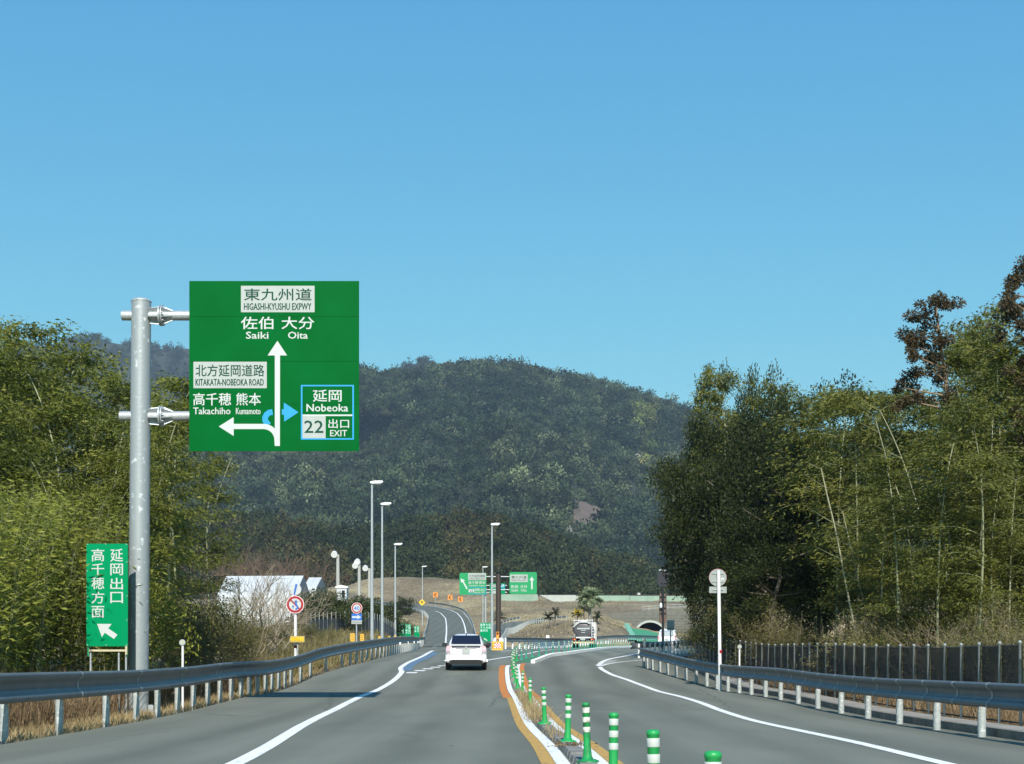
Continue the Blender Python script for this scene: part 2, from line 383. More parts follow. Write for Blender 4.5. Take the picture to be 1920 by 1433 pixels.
# ------------------------------------------------------------------ ground, built as one height sheet
_COLS = {   # photo column : distance up to which it follows the road, then (distance, photo row)
 -900: (60, [(100,1212),(140,1195),(250,1190),(420,1150),(700,1130)]),
 450: (75, [(100,1205),(140,1188),(250,1180),(420,1130),(470,1125),(700,1130)]),
 560: (78, [(95,1205),(120,1183),(200,1165),(420,1120),(450,1112),(480,1120),(700,1130)]),
 640: (84, [(98,1205),(118,1183),(200,1165),(380,1125),(440,1104),(462,1100),(520,1108),(700,1125)]),
 700: (90, [(105,1206),(125,1184),(200,1166),(300,1150),(400,1135),(425,1122),(455,1085),(480,1087),(600,1112),(700,1122)]),
 745: (110, [(130,1206),(150,1196),(190,1180),(230,1170),(300,1158),(380,1146),(415,1134),(430,1118),(455,1084),(485,1085),(600,1112),(700,1122)]),
 795: (165, [(200,1204),(230,1195.5),(260,1184),(290,1173),(320,1163.4),(350,1154),(380,1145),(412,1136),(430,1118),(452,1086),(490,1086),(600,1112),(700,1122)]),
 880: (165, [(200,1205),(230,1197),(260,1186),(290,1174),(320,1164),(350,1154),(380,1145),(402,1132),(430,1102),(452,1088),(490,1092),(600,1112),(700,1122)]),
 925: (165, [(200,1209),(230,1203),(260,1192),(300,1170),(350,1150),(400,1132),(455,1118),(500,1116),(700,1122)]),
 960: (150, [(170,1206),(205,1191),(225,1193),(260,1184),(300,1166),(360,1144),(420,1127),(455,1119),(500,1116),(700,1122)]),
 1000: (148, [(165,1208),(185,1191),(208,1172),(232,1175),(262,1175),(300,1163),(360,1143),(420,1127),(455,1119),(700,1122)]),
 1060: (148, [(165,1208),(185,1188),(210,1165),(235,1170),(262,1170),(300,1159),(360,1141),(420,1127),(455,1119),(700,1122)]),
 1130: (155, [(172,1208),(190,1189),(213,1166),(235,1170),(280,1166),(328,1153),(360,1140),(420,1127),(455,1119),(700,1122)]),
 1165: (162, [(178,1208),(196,1194),(216,1176),(240,1180),(300,1172),(328,1168),(334,1153),(360,1140),(420,1127),(455,1119),(700,1122)]),
 1190: (170, [(185,1208),(230,1198),(300,1186),(328,1181),(334,1153),(360,1140),(420,1127),(455,1119),(700,1122)]),
 1290: (175, [(200,1208),(260,1205),(328,1201),(334,1147),(360,1140),(420,1127),(455,1119),(700,1122)]),
 1420: (175, [(200,1208),(260,1205),(328,1201),(334,1150),(420,1127),(700,1122)]),
 3200: (175, [(200,1206),(328,1195),(420,1150),(700,1122)]),
}
_cu = sorted(_COLS); _cf = []
for u in _cu:
    y0, kn = _COLS[u]
    ys = [y for y in _PY if y < y0 - 1] + [y0]; zs = [float(P(y)) - .07 for y in ys]
    ys += [k[0] for k in kn]; zs += [EYE + (VH - k[1]) * k[0] / F for k in kn]
    _cf.append(pchip(ys, zs))
def G(X, Y):                     # ground height
    X = np.asarray(X, float); Y = np.asarray(Y, float); Ys = np.maximum(Y, 12)
    u = 960 + F * X / Ys
    H = np.stack([f(Y) for f in _cf]); cu = np.array(_cu, float)
    u = np.clip(u, cu[0], cu[-1]); k = np.clip(np.searchsorted(cu, u) - 1, 0, len(cu) - 2)
    t = (u - cu[k]) / (cu[k+1] - cu[k]); t = t*t*(3-2*t)
    a = np.take_along_axis(H, k[None], 0)[0]; b = np.take_along_axis(H, (k+1)[None], 0)[0]
    return a*(1-t) + b*t
def Gs(X, Y): return float(G(np.array([X]), np.array([Y]))[0])

def grid_sheet(name, XX, YY, ZZ, m, smooth=True):
    nr, nc = XX.shape; v = np.stack([XX, YY, ZZ], -1).reshape(-1, 3)
    i = np.arange((nr-1)*(nc-1)); r = i // (nc-1); c = i % (nc-1); b = r*nc + c
    return np_mesh(name, v, np.stack([b, b+1, b+nc+1, b+nc], 1), m, smooth=smooth)

yy = np.concatenate([np.arange(-20, 60, 1.0), np.arange(60, 160, 1.5), np.arange(160, 345, 1.5), np.arange(345, 480, 2.5), np.arange(480, 701, 12)])
us = np.concatenate([np.linspace(-900, 400, 40), np.arange(410, 1330, 7), np.linspace(1335, 3200, 60)])
UU, YY = np.meshgrid(us, yy); XX = (UU - 960) / F * np.maximum(YY + 6, 14)
ZZ = G(XX, YY)
far = np.clip((YY - 90) / 60, 0, 1); mid = (ZZ > P(YY) + .25)
ZZ = ZZ + np.where(mid, far * (.12*np.sin(XX*.7 + YY*.23) + .10*np.sin(XX*1.9 - YY*.6) + .08*np.sin(YY*1.1)), 0)
# the cut for the tunnel: the hill sheet passes over the bore and leaves its mouth open
_tx = (1219 - 960) * 330 / F; _tz = EYE + (VH - 1196) * 330 / F; _tr = 31.5 * 330 / F
inb = (np.abs(XX - _tx) < _tr + .9) & (YY > 330.2) & (YY < 380)
ZZ = np.where(inb, np.maximum(ZZ, _tz + _tr + .7), ZZ)
gr = grid_sheet('ground', XX, YY, ZZ, M_turf); tag(gr, kind='structure')
_bm = bmesh.new(); _bm.from_mesh(gr.data)
bmesh.ops.delete(_bm, geom=[f for f in _bm.faces if abs(f.calc_center_median().x - _tx) < _tr + .8 and 329.4 < f.calc_center_median().y < 331.2], context='FACES')
_bm.to_mesh(gr.data); _bm.free()
# a wider plain so that the land goes on to the horizon
yb = np.concatenate([np.linspace(-400, 100, 12), np.linspace(140, 9000, 40)])
ub = np.linspace(-1, 1, 61); B, YB = np.meshgrid(ub, yb)
XB = B * (400 + np.abs(YB) * 1.2)
tag(grid_sheet('terrain', XB, YB, np.where(YB < 120, -1.5, -1.0) + 0 * XB, M_turf), kind='structure')

# ------------------------------------------------------------------ roads
_XLY = [-20, 20, 30, 45, 55, 66, 80, 100, 120, 160, 240]; _XL = [-7.5, -7.3, -7.45, -7.7, -7.8, -7.1, -6.7, -7.2, -8.2, -11, -15.5]
_XRY = [-20, 40, 55, 61, 66, 72, 80, 100, 130, 180, 240]; _XR = [7.62, 7.62, 7.62, 7.5, 7.2, 8.2, 10.8, 14, 19, 30, 44]
def xl(Y): return np.interp(Y, _XLY, _XL)
def xr(Y): return np.interp(Y, _XRY, _XR)
yr = np.concatenate([np.arange(-20, 80, .5), np.arange(80, 241, 2)])
T, YR = np.meshgrid(np.linspace(0, 1, 33), yr)
XRD = xl(YR) * (1 - T) + xr(YR) * T
road = tag(grid_sheet('road', XRD, YR, P(YR), M_asphalt), kind='structure')

# ramp climbing to the left, on the ground sheet
_ramp = [(150, 795, 893), (175, 795, 892), (200, 797, 890), (230, 800, 888), (260, 802, 886), (290, 804, 882), (320, 805, 877),
         (350, 796, 869), (368, 781, 858), (382, 762, 843), (394, 738, 822), (404, 712, 798), (411, 680, 772), (416, 640, 735)]
_ry = [r[0] for r in _ramp]
_rz = pchip([120, 150, 165, 200, 230, 260, 290, 320, 350, 380, 400, 420], [P(120), P(150), P(165) + .03, 4.25, 5.45, 7.07, 9.0, 11.0, 13.2, 15.6, 17.3, 18.9])
rows = []
for y in np.concatenate([np.arange(165, 345, 3), np.arange(345, 417, 1.5)]):
    a = (np.interp(y, _ry, [r[1] for r in _ramp]) - 960) * y / F; b = (np.interp(y, _ry, [r[2] for r in _ramp]) - 960) * y / F
    rows.append((a, b, y))
def ro(Y): return np.interp(Y, [165, 172, 200], [.03, .10, .36])   # the ramp leaves the main road flush
rt = np.linspace(0, 1, 9)
XP = np.array([[a + (b-a)*t for t in rt] for a, b, y in rows]); YP = np.array([[y]*9 for a, b, y in rows])
ZP = np.maximum(_rz(YP), G(XP, YP)) + ro(YP)
ramp = tag(grid_sheet('ramp_road', XP, YP, ZP, M_asphalt2), kind='structure')
def ramp_pt(t, y, dz=0):
    a, b = [np.interp(y, [r[2] for r in rows], [r[k] for r in rows]) for k in (0, 1)]
    x = a + (b-a)*t
    return Vector((x, y, max(float(_rz(y)), Gs(x, y)) + float(ro(y)) + dz))

# branch road going right behind the turf island
bro = []
for y, a, b in [(150, 895, 945), (175, 896, 945), (200, 897, 944), (230, 898, 946), (255, 902, 962), (275, 925, 992), (285, 960, 1030)]:
    bro.append([at(u_, 0, y) for u_ in np.linspace(a, b, 7)])
def dens(r0, n):
    out = []
    for i in range(len(r0) - 1):
        for t in np.linspace(0, 1, n, endpoint=False): out.append([p.lerp(q, t) for p, q in zip(r0[i], r0[i+1])])
    return out + [r0[-1]]
bro = dens(bro, 8)
XB2 = np.array([[p.x for p in r] for r in bro]); YB2 = np.array([[p.y for p in r] for r in bro])
ZB2 = G(XB2, YB2); ZB2 = np.maximum(ZB2, ZB2.mean(1, keepdims=True)) + .40
tag(grid_sheet('branch_road', XB2, YB2, ZB2, M_asphalt2), kind='structure')

# painted markings: ribbons a few millimetres above the road, parts of it
def ribbon(name, pts, w, m, dz=.006, step=.7, parent=None, zf=None):
    xs = [p[0] for p in pts]; ys = [p[1] for p in pts]
    s = np.concatenate([[0], np.cumsum(np.hypot(np.diff(xs), np.diff(ys)))])
    n = max(3, int(s[-1] / step)); t = np.linspace(0, s[-1], n)
    def sm(a):
        f = pchip(s, a) if len(s) > 2 else (lambda q: np.interp(q, s, a)); return f(t)
    X, Y = sm(xs), sm(ys); dx, dy = np.gradient(X), np.gradient(Y); L = np.hypot(dx, dy)
    nx, ny = dy / L, -dx / L
    V = np.stack([np.stack([X - nx*w/2, Y - ny*w/2], -1), np.stack([X + nx*w/2, Y + ny*w/2], -1)], 1).reshape(-1, 2)
    Z = (zf or (lambda x, y: P(y)))(V[:, 0], V[:, 1]) + dz + np.maximum(V[:, 1] - 60, 0) * 2e-4
    i = np.arange(n-1) * 2
    return np_mesh(name, np.column_stack([V, Z]), np.stack([i, i+1, i+3, i+2], 1), m, parent or road)
left_line = [(-2.95, 4), (-3.05, 12), (-3.2, 16), (-3.38, 19), (-3.65, 22.5), (-3.95, 26.5), (-4.12, 30), (-4.22, 34), (-4.36, 40), (-4.50, 46), (-4.47, 53), (-4.55, 57), (-4.88, 61), (-4.95, 66), (-4.9, 74), (-5.3, 90), (-5.6, 98)]
ribbon('edge_line', left_line, .22, M_roadwhite)
ribbon('edge_line', [(5.0, 4), (5.04, 12), (5.02, 16), (5.05, 20), (4.98, 23), (4.85, 29), (4.9, 36), (4.85, 40), (4.78, 46), (4.45, 52), (4.0, 56), (3.85, 59.8), (3.9, 61.5)], .20, M_roadwhite)
ribbon('edge_line', [on(1122, 1249), on(1127, 1243), on(1140, 1237), on(1170, 1231), on(1203, 1225)], .22, M_roadwhite)
ribbon('edge_line', [on(1126, 1249), on(1145, 1244.5), on(1175, 1240.5), on(1206, 1238)], .16, M_roadwhite)
for k in range(6):
    x0, y0 = on(1130 + k*4.6, 1246.5 - k*1.5)
    ribbon('hatch_bar', [(x0 - .35, y0 - .35), (x0 + .25, y0 + .45)], .16, M_roadwhite, .010)
for k in range(7):
    f = k / 6; x0 = -4.12 + 1.5*f; y0 = 57 + 8.2*f
    ribbon('lane_dash', [(x0 - .03, y0 - .30), (x0 + .03, y0 + .30)], .44, M_roadwhite)
ribbon('blue_guide_band', [(-4.40, 58.2), (-4.58, 61), (-4.62, 66), (-4.52, 74), (-4.8, 88)], .42, M_roadblue)
# main-road edge line right of the white car, going on to the right
ribbon('edge_line', [on(905, 1240), on(922, 1237), on(960, 1231), on(985, 1227), (2.2, 98), (5.2, 118), (11, 145), (18, 172)], .2, M_roadwhite)
ribbon('edge_line', [on(940, 1222), on(965, 1220), (2.2, 108), (4.5, 122)], .18, M_roadwhite)
# green-painted centre strip along the far kerb
ribbon('green_strip', [(.75, 66.5), (1.25, 72), (2.2, 79), (3.6, 88), (5.0, 98), (7.2, 115), (9.6, 133)], .95, M_roadgreen, .004)
# ramp markings
rz = lambda t0: None
def ramp_line(name, t, y0, y1, w):
    pts = [ramp_pt(t, y) for y in np.arange(y0, y1, 4)]
    return ribbon(name, [(p.x, p.y) for p in pts], w, M_roadwhite, .06, 2, ramp, lambda X, Y: np.maximum(_rz(Y), G(X, Y)) + ro(Y))
ramp_line('lane_line', .42, 168, 366, .24); ramp_line('edge_line', .84, 168, 412, .26)
m = MB(); a = [ramp_pt(t, 168, .09) for t in (.02, .55)]; 
ribbon('lane_line', [(-8.6, 150), (-9.1, 168)], .2, M_roadwhite)

# ------------------------------------------------------------------ centre strip: kerb blocks and painted bands
_mc = pchip([2, 6.9, 9.1, 12.2, 15.3, 19.2, 25, 34, 42, 48, 54, 60, 64, 67], [1.06, 1.0, .94, .89, .835, .77, .59, .43, .27, .15, .06, .02, .10, .27])
band = [(float(_mc(y)), y) for y in np.arange(3, 67.2, 1.0)]
def offs(pts, d):
    out = []
    for i, p in enumerate(pts):
        a, b = pts[max(i-1, 0)], pts[min(i+1, len(pts)-1)]
        dx, dy = b[0]-a[0], b[1]-a[1]; L = math.hypot(dx, dy); out.append((p[0] + dy/L*d, p[1] - dx/L*d))
    return out
yl = [p for p in band if p[1] < 39.5]; ol = [p for p in band if 38.5 < p[1] < 64]
ribbon('yellow_band', offs(yl, -.40), .17, M_roadyellow); ribbon('orange_band', offs(ol, -.46), .24, M_roadorange)
ribbon('white_band', offs([p for p in band if p[1] < 64], -.235), .17, M_roadwhite)
ribbon('white_band', offs([p for p in band if p[1] < 65], .225), .15, M_roadwhite)
ribbon('yellow_band', offs(yl, .385), .16, M_roadyellow); ribbon('orange_band', offs([p for p in band if 38.5 < p[1] < 66], .40), .20, M_roadorange)
mk = bpy.data.objects.new('median_kerb', None); link(mk); mk.location = (.8, 14, 0)
tag(mk, 'low broken concrete kerb under the green posts between the two carriageways', 'kerb')
y = 4.0; k = 0
while y < 62:
    L = rnd.choice([.55, .6, .6, .6]); x = float(_mc(y + L/2)); x2 = float(_mc(y + L/2 + .3)); a = math.atan2(x2 - x, .3)
    h = .075 + rnd.uniform(-.012, .012)
    b = MB(); w0, w1 = .135, .095
    hl = L/2 - .012 - rnd.uniform(0, .02); c = rnd.uniform(0, .05)
    b.add([(-w0,-hl,-.05),(w0,-hl,-.05),(w0,hl,-.05),(-w0,hl,-.05),(-w1,-hl+c,h),(w1,-hl,h),(w1,hl,h),(-w1,hl-c*.5,h)], [(0,3,2,1),(4,5,6,7),(0,1,5,4),(1,2,6,5),(2,3,7,6),(3,0,4,7)])
    o = b.build('kerb_block', M_concdark, mk); o.location = Vector((x, y + L/2, float(P(y + L/2)))) - mk.location
    o.rotation_euler = (0, rnd.uniform(-.05, .05), -a + rnd.uniform(-.03, .03))
    y += L; k += 1
# white-painted kerb blocks on the far curve
fk = bpy.data.objects.new('white_kerb', None); link(fk); fk.location = (1.2, 66, float(P(66)))
tag(fk, 'white painted kerb blocks curving right below the teal posts', 'kerb')
_wk = [(.95, 65), (1.2, 67), (2.2, 76), (3.3, 81), (5.1, 94), (7.2, 112), (9.8, 132), (13, 152), (18.5, 180)]
_wx = pchip([p[1] for p in _wk], [p[0] for p in _wk]); y = 65.3
while y < 178:
    L = .62 if y < 100 else 2.0
    a = Vector((float(_wx(y)), y, 0)); sl_ = float(_wx(y + .5) - _wx(y)) / .5; ds = L / math.hypot(1, sl_)
    c = Vector((float(_wx(y + ds/2)), y + ds/2, float(P(y + ds/2)) + .06))
    o = MB().box((0, 0, 0), (.20, L - .05, .20), rx=0).build('kerb_block', M_white, fk); o.location = c - fk.location
    o.rotation_euler = (0, 0, -math.atan(sl_)); y += ds

# ------------------------------------------------------------------ right verge: kerb stones and apron slabs
kr = bpy.data.objects.new('kerb', None); link(kr); kr.location = (7.8, 20, 0); tag(kr, kind='structure')
kb = None
for y in np.arange(12, 62, 1.0):
    if kb is None: kb = MB().box((0, 0, 0), (.16, .985, .22)).build('kerb_stone', M_concdark, kr); o = kb
    else: o = kb.copy(); link(o)
    o.location = Vector((7.76, y + .5, float(P(y + .5)) + .02)) - kr.location; o.rotation_euler = (math.atan((P(y+1)-P(y))), 0, 0)
ap = bpy.data.objects.new('verge_apron', None); link(ap); ap.location = (8.2, 20, 0); tag(ap, kind='structure'); kb = None
for y in np.arange(12, 62, 1.5):
    if kb is None: kb = MB().box((0, 0, 0), (.66, 1.48, .1)).build('concrete_slab', M_slab, ap); o = kb
    else: o = kb.copy(); link(o)
    o.location = Vector((8.18, y + .75, float(P(y + .75)) + .06)) - ap.location; o.rotation_euler = (math.atan((P(y+1.5)-P(y))/1.5), 0, 0)
# ------------------------------------------------------------------ guardrails: post and beam pieces are parts
def dense(pts, step):
    P3 = [Vector(p) for p in pts]; s = [0]
    for i in range(len(P3)-1): s.append(s[-1] + (P3[i+1]-P3[i]).length)
    n = max(3, int(s[-1]/step)); fx, fy, fz = [pchip(s, [p[k] for p in P3]) for k in range(3)]
    return [Vector((float(fx(t)), float(fy(t)), float(fz(t)))) for t in np.linspace(0, s[-1], n)]
PROF = [(-.02, .97), (.03, 1.0), (.075, .975), (.095, .90), (.085, .80), (.045, .71), (.008, .64), (0, .5), (.008, .36), (.045, .29), (.085, .20), (.095, .10), (.075, .025), (.03, 0), (-.02, .03)]
def guardrail(label, pts, sgn, top, hb, posts, pr=.065, seg=4.0, step=.8, group=None, prof=PROF, mb=None, mp=None, brackets=False):
    g = thing('guardrail', label, 'guardrail', pts[0], 0, group); org = Vector(pts[0])
    path = dense(pts, step); sides = []
    for i, p in enumerate(path):
        d = (path[min(i+1, len(path)-1)] - path[max(i-1, 0)]); d.z = 0; d.normalize(); sides.append(Vector((d.y, -d.x, 0)) * sgn)
    pf = [(a + .075, top - hb + z*hb) for a, z in prof]
    if sgn < 0: pf = pf[::-1]
    k = max(2, int(seg/step)); i = 0
    while i < len(path) - 1:
        j = min(i + k, len(path) - 1)
        if len(path) - 1 - j < 2: j = len(path) - 1
        m = MB(); m.sweep([(path[q] - org, sides[q]) for q in range(i, j+1)], pf, closed=True)
        m.build('rail_beam', mb or M_rail, g)
        if brackets and j < len(path) - 1:     # lapped joint with bolts, a little proud of the beam
            m = MB(); d = (path[j] - path[j-1]).normalized() * .035
            m.sweep([(path[j] - org - d, sides[j]), (path[j] - org + d, sides[j])], [(a + (.006 if .2 < z < 5 else 0), z) for a, z in pf], closed=True, smooth=False)
            m.build('joint_plate', mp or M_railpost, g)
        i = j
    cyl = None
    for p in posts:
        p = Vector(p)
        if cyl is None:
            cyl = MB().tube([(0, 0, -.25), (0, 0, top - hb*.12)], pr, 10).build('rail_post', mp or M_railpost, g); o = cyl
        else: o = cyl.copy(); link(o)
        o.location = p - org
    return g
def rail_on(xf, ys): return [(float(xf(y)), float(y), float(P(y))) for y in ys]
_lx = pchip([8, 20, 30, 45, 55, 66, 80, 100, 120, 150], [-7.62, -7.62, -7.72, -7.92, -8.0, -7.35, -6.95, -7.3, -8.2, -10.2])
ly = list(np.arange(9, 20, 2.6)) + [20.8, 23.4, 26.2, 28.4, 30.2, 32.1, 33.8, 35.5, 37.1, 38.7, 40.2, 41.6, 43, 44.5, 45.8, 47.2, 48.6, 50, 52.4, 55, 58.6, 62] + list(np.arange(64, 150, 1.7))
guardrail('long galvanised two-wave guardrail along the left shoulder beside the tall sign pole', rail_on(_lx, [8, 14, 20, 26, 32, 38, 44, 50, 56, 62, 68, 76, 86, 100, 120, 150]), 1, 1.02, .46, rail_on(_lx, ly), .068, 4, brackets=True)
_lg = bpy.data.objects['guardrail']
for y in (84, 92, 101, 111, 122, 134):
    MB().box((float(_lx(y)) + .20, y, float(P(y)) + .60), (.10, .06, .14)).build('rail_reflector', M_white, _lg, world=True)
_rx = pchip([8, 20, 36, 48, 56, 61.5], [7.42, 7.42, 7.35, 6.95, 6.25, 5.75])
ryy = [10.5, 12.8, 15.1, 17.4, 19.6, 21.9, 24.2, 26.5, 28.8, 31.1, 33.4, 35.6, 37.8, 39.8, 41.8, 43.6, 45.4, 47.2, 49, 50.8, 52.5, 54.2, 55.8, 57.4, 59, 60.2, 61.0]
guardrail('dark galvanised guardrail with rounded end in front of the netted fence', rail_on(_rx, [8, 14, 20, 26, 32, 38, 44, 50, 56, 61.5]), -1, .87, .385, rail_on(_rx, ryy), .067, 2.3, brackets=True)
# side-road rail beyond the right rail's end
_sr = [(6.3, 72, P(72)), (8.2, 77, P(77)), (10.6, 84, P(84)), (13.5, 92, P(92)), (17, 101, P(101))]
sp = dense(_sr, 1.0)
guardrail('short guardrail with close white posts between the white van and the netted fence', _sr, -1, .8, .3, sp[1:], .06, 4, mp=M_white)
# far rail in front of the turf island
fr = [(x_, y_, max(float(P(y_)), Gs(x_, y_))) for x_, y_ in ((-.55, 118), (1.2, 122), (4.0, 140), (6.5, 156), (9.6, 168), (14, 182), (20, 200), (28, 222))]
fp = dense(fr, 1.35)
guardrail('far guardrail with white posts running past the tanker truck below the turf mound', fr, 1, 1.0, .38, fp, .08, 4, mp=M_white)
# rails on the ramp
rl = [ramp_pt(-.02, y) for y in (152, 175, 200, 230, 260, 290, 315, 335, 350, 366, 380, 394)]
guardrail('thin guardrail on the inner left edge of the climbing ramp', rl, 1, .95, .35, dense(rl, 2.6), .06, 6, 1.6)
rr = [ramp_pt(1.02, y) for y in (196, 230, 260, 290, 315, 335, 350, 366, 380, 392, 402)]
guardrail('curved guardrail along the outer edge of the ramp below the arrow boards', rr, -1, 1.0, .38, dense(rr, 2.4), .07, 6, 1.6)
bl = [Vector((p.x, p.y, Gs(p.x, p.y) + .05)) for p in (at(941, 0, 150), at(945, 0, 172), at(950, 0, 195), at(962, 0, 220), at(978, 0, 240), at(1000, 0, 258), at(1030, 0, 268), at(1062, 0, 272))]
guardrail('guardrail with white posts bending right behind the turf island and small cycads', bl, -1, 1.35, .32, dense(bl, 1.4), .075, 5, 1.4)
tr_ = [Vector((p.x, p.y, Gs(p.x, p.y))) for p in (at(905, 0, 262), at(935, 0, 282), at(958, 0, 292), at(975, 0, 298))]
guardrail('short guardrail behind the blue painted branch road', tr_, -1, 1.1, .35, dense(tr_, 2.2), .07, 5, 1.4)

# ------------------------------------------------------------------ netted fence on the right
fc = thing('netted_fence', 'dark netted wire fence with pale posts behind the right guardrail', 'fence', (8.62, 23.3, float(P(23.3))))
po = None; prev = None
fy = [23.5]
while fy[-1] < 62: fy.append(fy[-1] + 1.04)
_fx = pchip([20, 40, 52, 63], [8.62, 8.62, 8.5, 8.35])
fence_net = []
for i, y in enumerate(fy):
    x = float(_fx(y)); p = Vector((x, y, float(P(y)))); lp = p - fc.location
    if po is None:
        po = MB().lathe([(.026, -.2), (.026, 1.50), (.034, 1.505), (.034, 1.53), (.018, 1.55), (.002, 1.552)], 8).build('fence_post', mat('fence_post_zinc', (.22, .245, .24), .6, .1, (.30, .33, .32), 8, .4), fc); o = po
    else: o = po.copy(); link(o)
    o.location = lp; o.rotation_euler = (R(rnd.uniform(-.8, .8)), R(rnd.uniform(-.8, .8)), 0)
    if prev is not None:
        q = prev
        m = MB(); sag = rnd.uniform(0, .03); n = 4; top = []; bot = []
        for t in np.linspace(.02, .98, n):
            c = q.lerp(lp, t); bow = .045 * math.sin(math.pi*t)
            top.append(Vector((c.x + .04, c.y, c.z + 1.47 - sag*math.sin(math.pi*t)))); bot.append(Vector((c.x + .04 + bow, c.y, c.z + .36)))
        m.add(top + bot, [(j, j+1, n+j+1, n+j) for j in range(n-1)], True); m.build('net_panel', M_clothnet, fc)
        for w_ in ([t + Vector((-.004, 0, .005)) for t in top], [b + Vector((0, 0, -.22)) for b in bot], bot):
            MB().tube(w_, .017, 6).build('fence_wire', M_black, fc)
    prev = lp
# chain link bay at the near end
cl = thing('chain_link_fence', 'bare chain link fence bay at the right picture edge', 'fence', (8.62, 23.2, float(P(23))))
MB().tube([(0, 0, -.2), (0, 0, 1.42)], .045, 8).build('fence_post', M_railpost, cl)
MB().tube([(.30, -5, -.2), (.30, -5, 1.42)], .045, 8).build('fence_post', M_railpost, cl)
m = MB(); m.tube([(0, -.05, 1.38), (.3, -5, 1.38)], .02, 6); m.tube([(0, -.05, .03), (.3, -5, .03)], .02, 6); m.tube([(0, -.02, 1.38), (.1, -1.6, .05)], .02, 6)
m.build('fence_rail', M_railpost, cl)
m = MB(); k = 0
for s0 in np.arange(-1.4, 5.0, .11):
    for sgn in (1, -1):
        a, b = s0, s0 + 1.35; 
        lo, hi = max(0, a), min(5, b)
        if hi <= lo: continue
        za, zb = (.03 + (lo-a)), (.03 + (hi-a))
        if sgn < 0: za, zb = 1.41 - za, 1.41 - zb
        m.tube([(lo*.06 + .004*sgn, -lo, za), (hi*.06 + .004*sgn, -hi, zb)], .006, 3, cap=False)
m.build('wire_mesh', M_galv, cl)['kind'] = 'stuff'

# ------------------------------------------------------------------ lettering
def glyphs(body, rect, m, parent, y, name='lettering', bold=0.0):
    # rect = (x0, z0, x1, z1) in the sign's own metres; flat letters standing on the sign face
    c = bpy.data.curves.new('t', 'FONT'); c.body = body; c.size = 1; c.resolution_u = 2
    o = bpy.data.objects.new('t', c); me = bpy.data.meshes.new_from_object(o)
    bpy.data.objects.remove(o); bpy.data.curves.remove(c)
    n = len(me.vertices); a = np.empty(n*3, np.float32); me.vertices.foreach_get('co', a); a = a.reshape(-1, 3)
    lo, hi = a.min(0), a.max(0); x0, z0, x1, z1 = rect
    copies = [(0, 0)] if not bold else [(0, 0), (1, 0), (-1, 0), (0, 1), (0, -1)]
    b = np.empty_like(a); b[:, 0] = x0 + (a[:, 0]-lo[0]) / (hi[0]-lo[0]) * (x1-x0); b[:, 2] = z0 + (a[:, 1]-lo[1]) / (hi[1]-lo[1]) * (z1-z0); b[:, 1] = y
    if bold:          # heavier strokes: the outline laid five times, each a hair's breadth aside and in front
        nl = len(me.loops); li = np.empty(nl, np.int32); me.loops.foreach_get('vertex_index', li); npl = len(me.polygons)
        ls = np.empty(npl, np.int32); me.polygons.foreach_get('loop_start', ls); lt = np.empty(npl, np.int32); me.polygons.foreach_get('loop_total', lt)
        dx = bold * .75 * (z1 - z0) * .9; vs = []; fs = []
        faces = [li[s:s+t] for s, t in zip(ls, lt)]
        for q, (ax, az) in enumerate(copies):
            bb = b.copy(); bb[:, 0] += ax*dx; bb[:, 2] += az*dx*.7; bb[:, 1] -= q*.0004; vs.append(bb); fs += [tuple(int(i) + q*n for i in f) for f in faces]
        me = bpy.data.meshes.new(name); me.from_pydata(np.concatenate(vs).tolist(), [], fs)
    else: me.vertices.foreach_set('co', b.ravel())
    me.materials.clear(); me.materials.append(m); me.name = name; me.update()
    for p in me.polygons: p.material_index = 0
    ob = bpy.data.objects.new(name, me); link(ob); ob.parent = parent
    return ob
class Face:
    """sign face laid out in the crop pixels it was measured in"""
    def __init__(s, parent, cx, cy, k, y): s.p, s.cx, s.cy, s.k, s.y = parent, cx, cy, k, y
    def X(s, x): return (x - s.cx) * s.k
    def Z(s, y): return (s.cy - y) * s.k
    def text(s, body, x0, y0, x1, y1, m, bold=0.0, layer=1, name='lettering'):
        return glyphs(body, (s.X(x0), s.Z(y1), s.X(x1), s.Z(y0)), m, s.p, s.y - .004*layer, name, bold)
    def poly(s, pts, m, name, layer=1, t=None):
        b = MB(); y = s.y - .004*layer; b.prism([(s.X(a), s.Z(c)) for a, c in pts], y, y + .003); return b.build(name, m, s.p)
    def rect(s, x0, y0, x1, y1, m, name, layer=1): return s.poly([(x0, y1), (x1, y1), (x1, y0), (x0, y0)], m, name, layer)

def strip_poly(c, w):            # thick polyline outline
    L, Rr = [], []
    for i, p in enumerate(c):
        a, b = c[max(i-1, 0)], c[min(i+1, len(c)-1)]; dx, dy = b[0]-a[0], b[1]-a[1]; n = math.hypot(dx, dy)
        L.append((p[0] - dy/n*w/2, p[1] + dx/n*w/2)); Rr.append((p[0] + dy/n*w/2, p[1] - dx/n*w/2))
    return L, Rr
def strip(face, c, w, m, name, layer=1):
    L, Rr = strip_poly(c, w); b = MB(); y = face.y - .004*layer
    for i in range(len(c)-1): b.prism([(face.X(q[0]), face.Z(q[1])) for q in (L[i], L[i+1], Rr[i+1], Rr[i])], y, y + .003)
    return b.build(name, m, face.p)

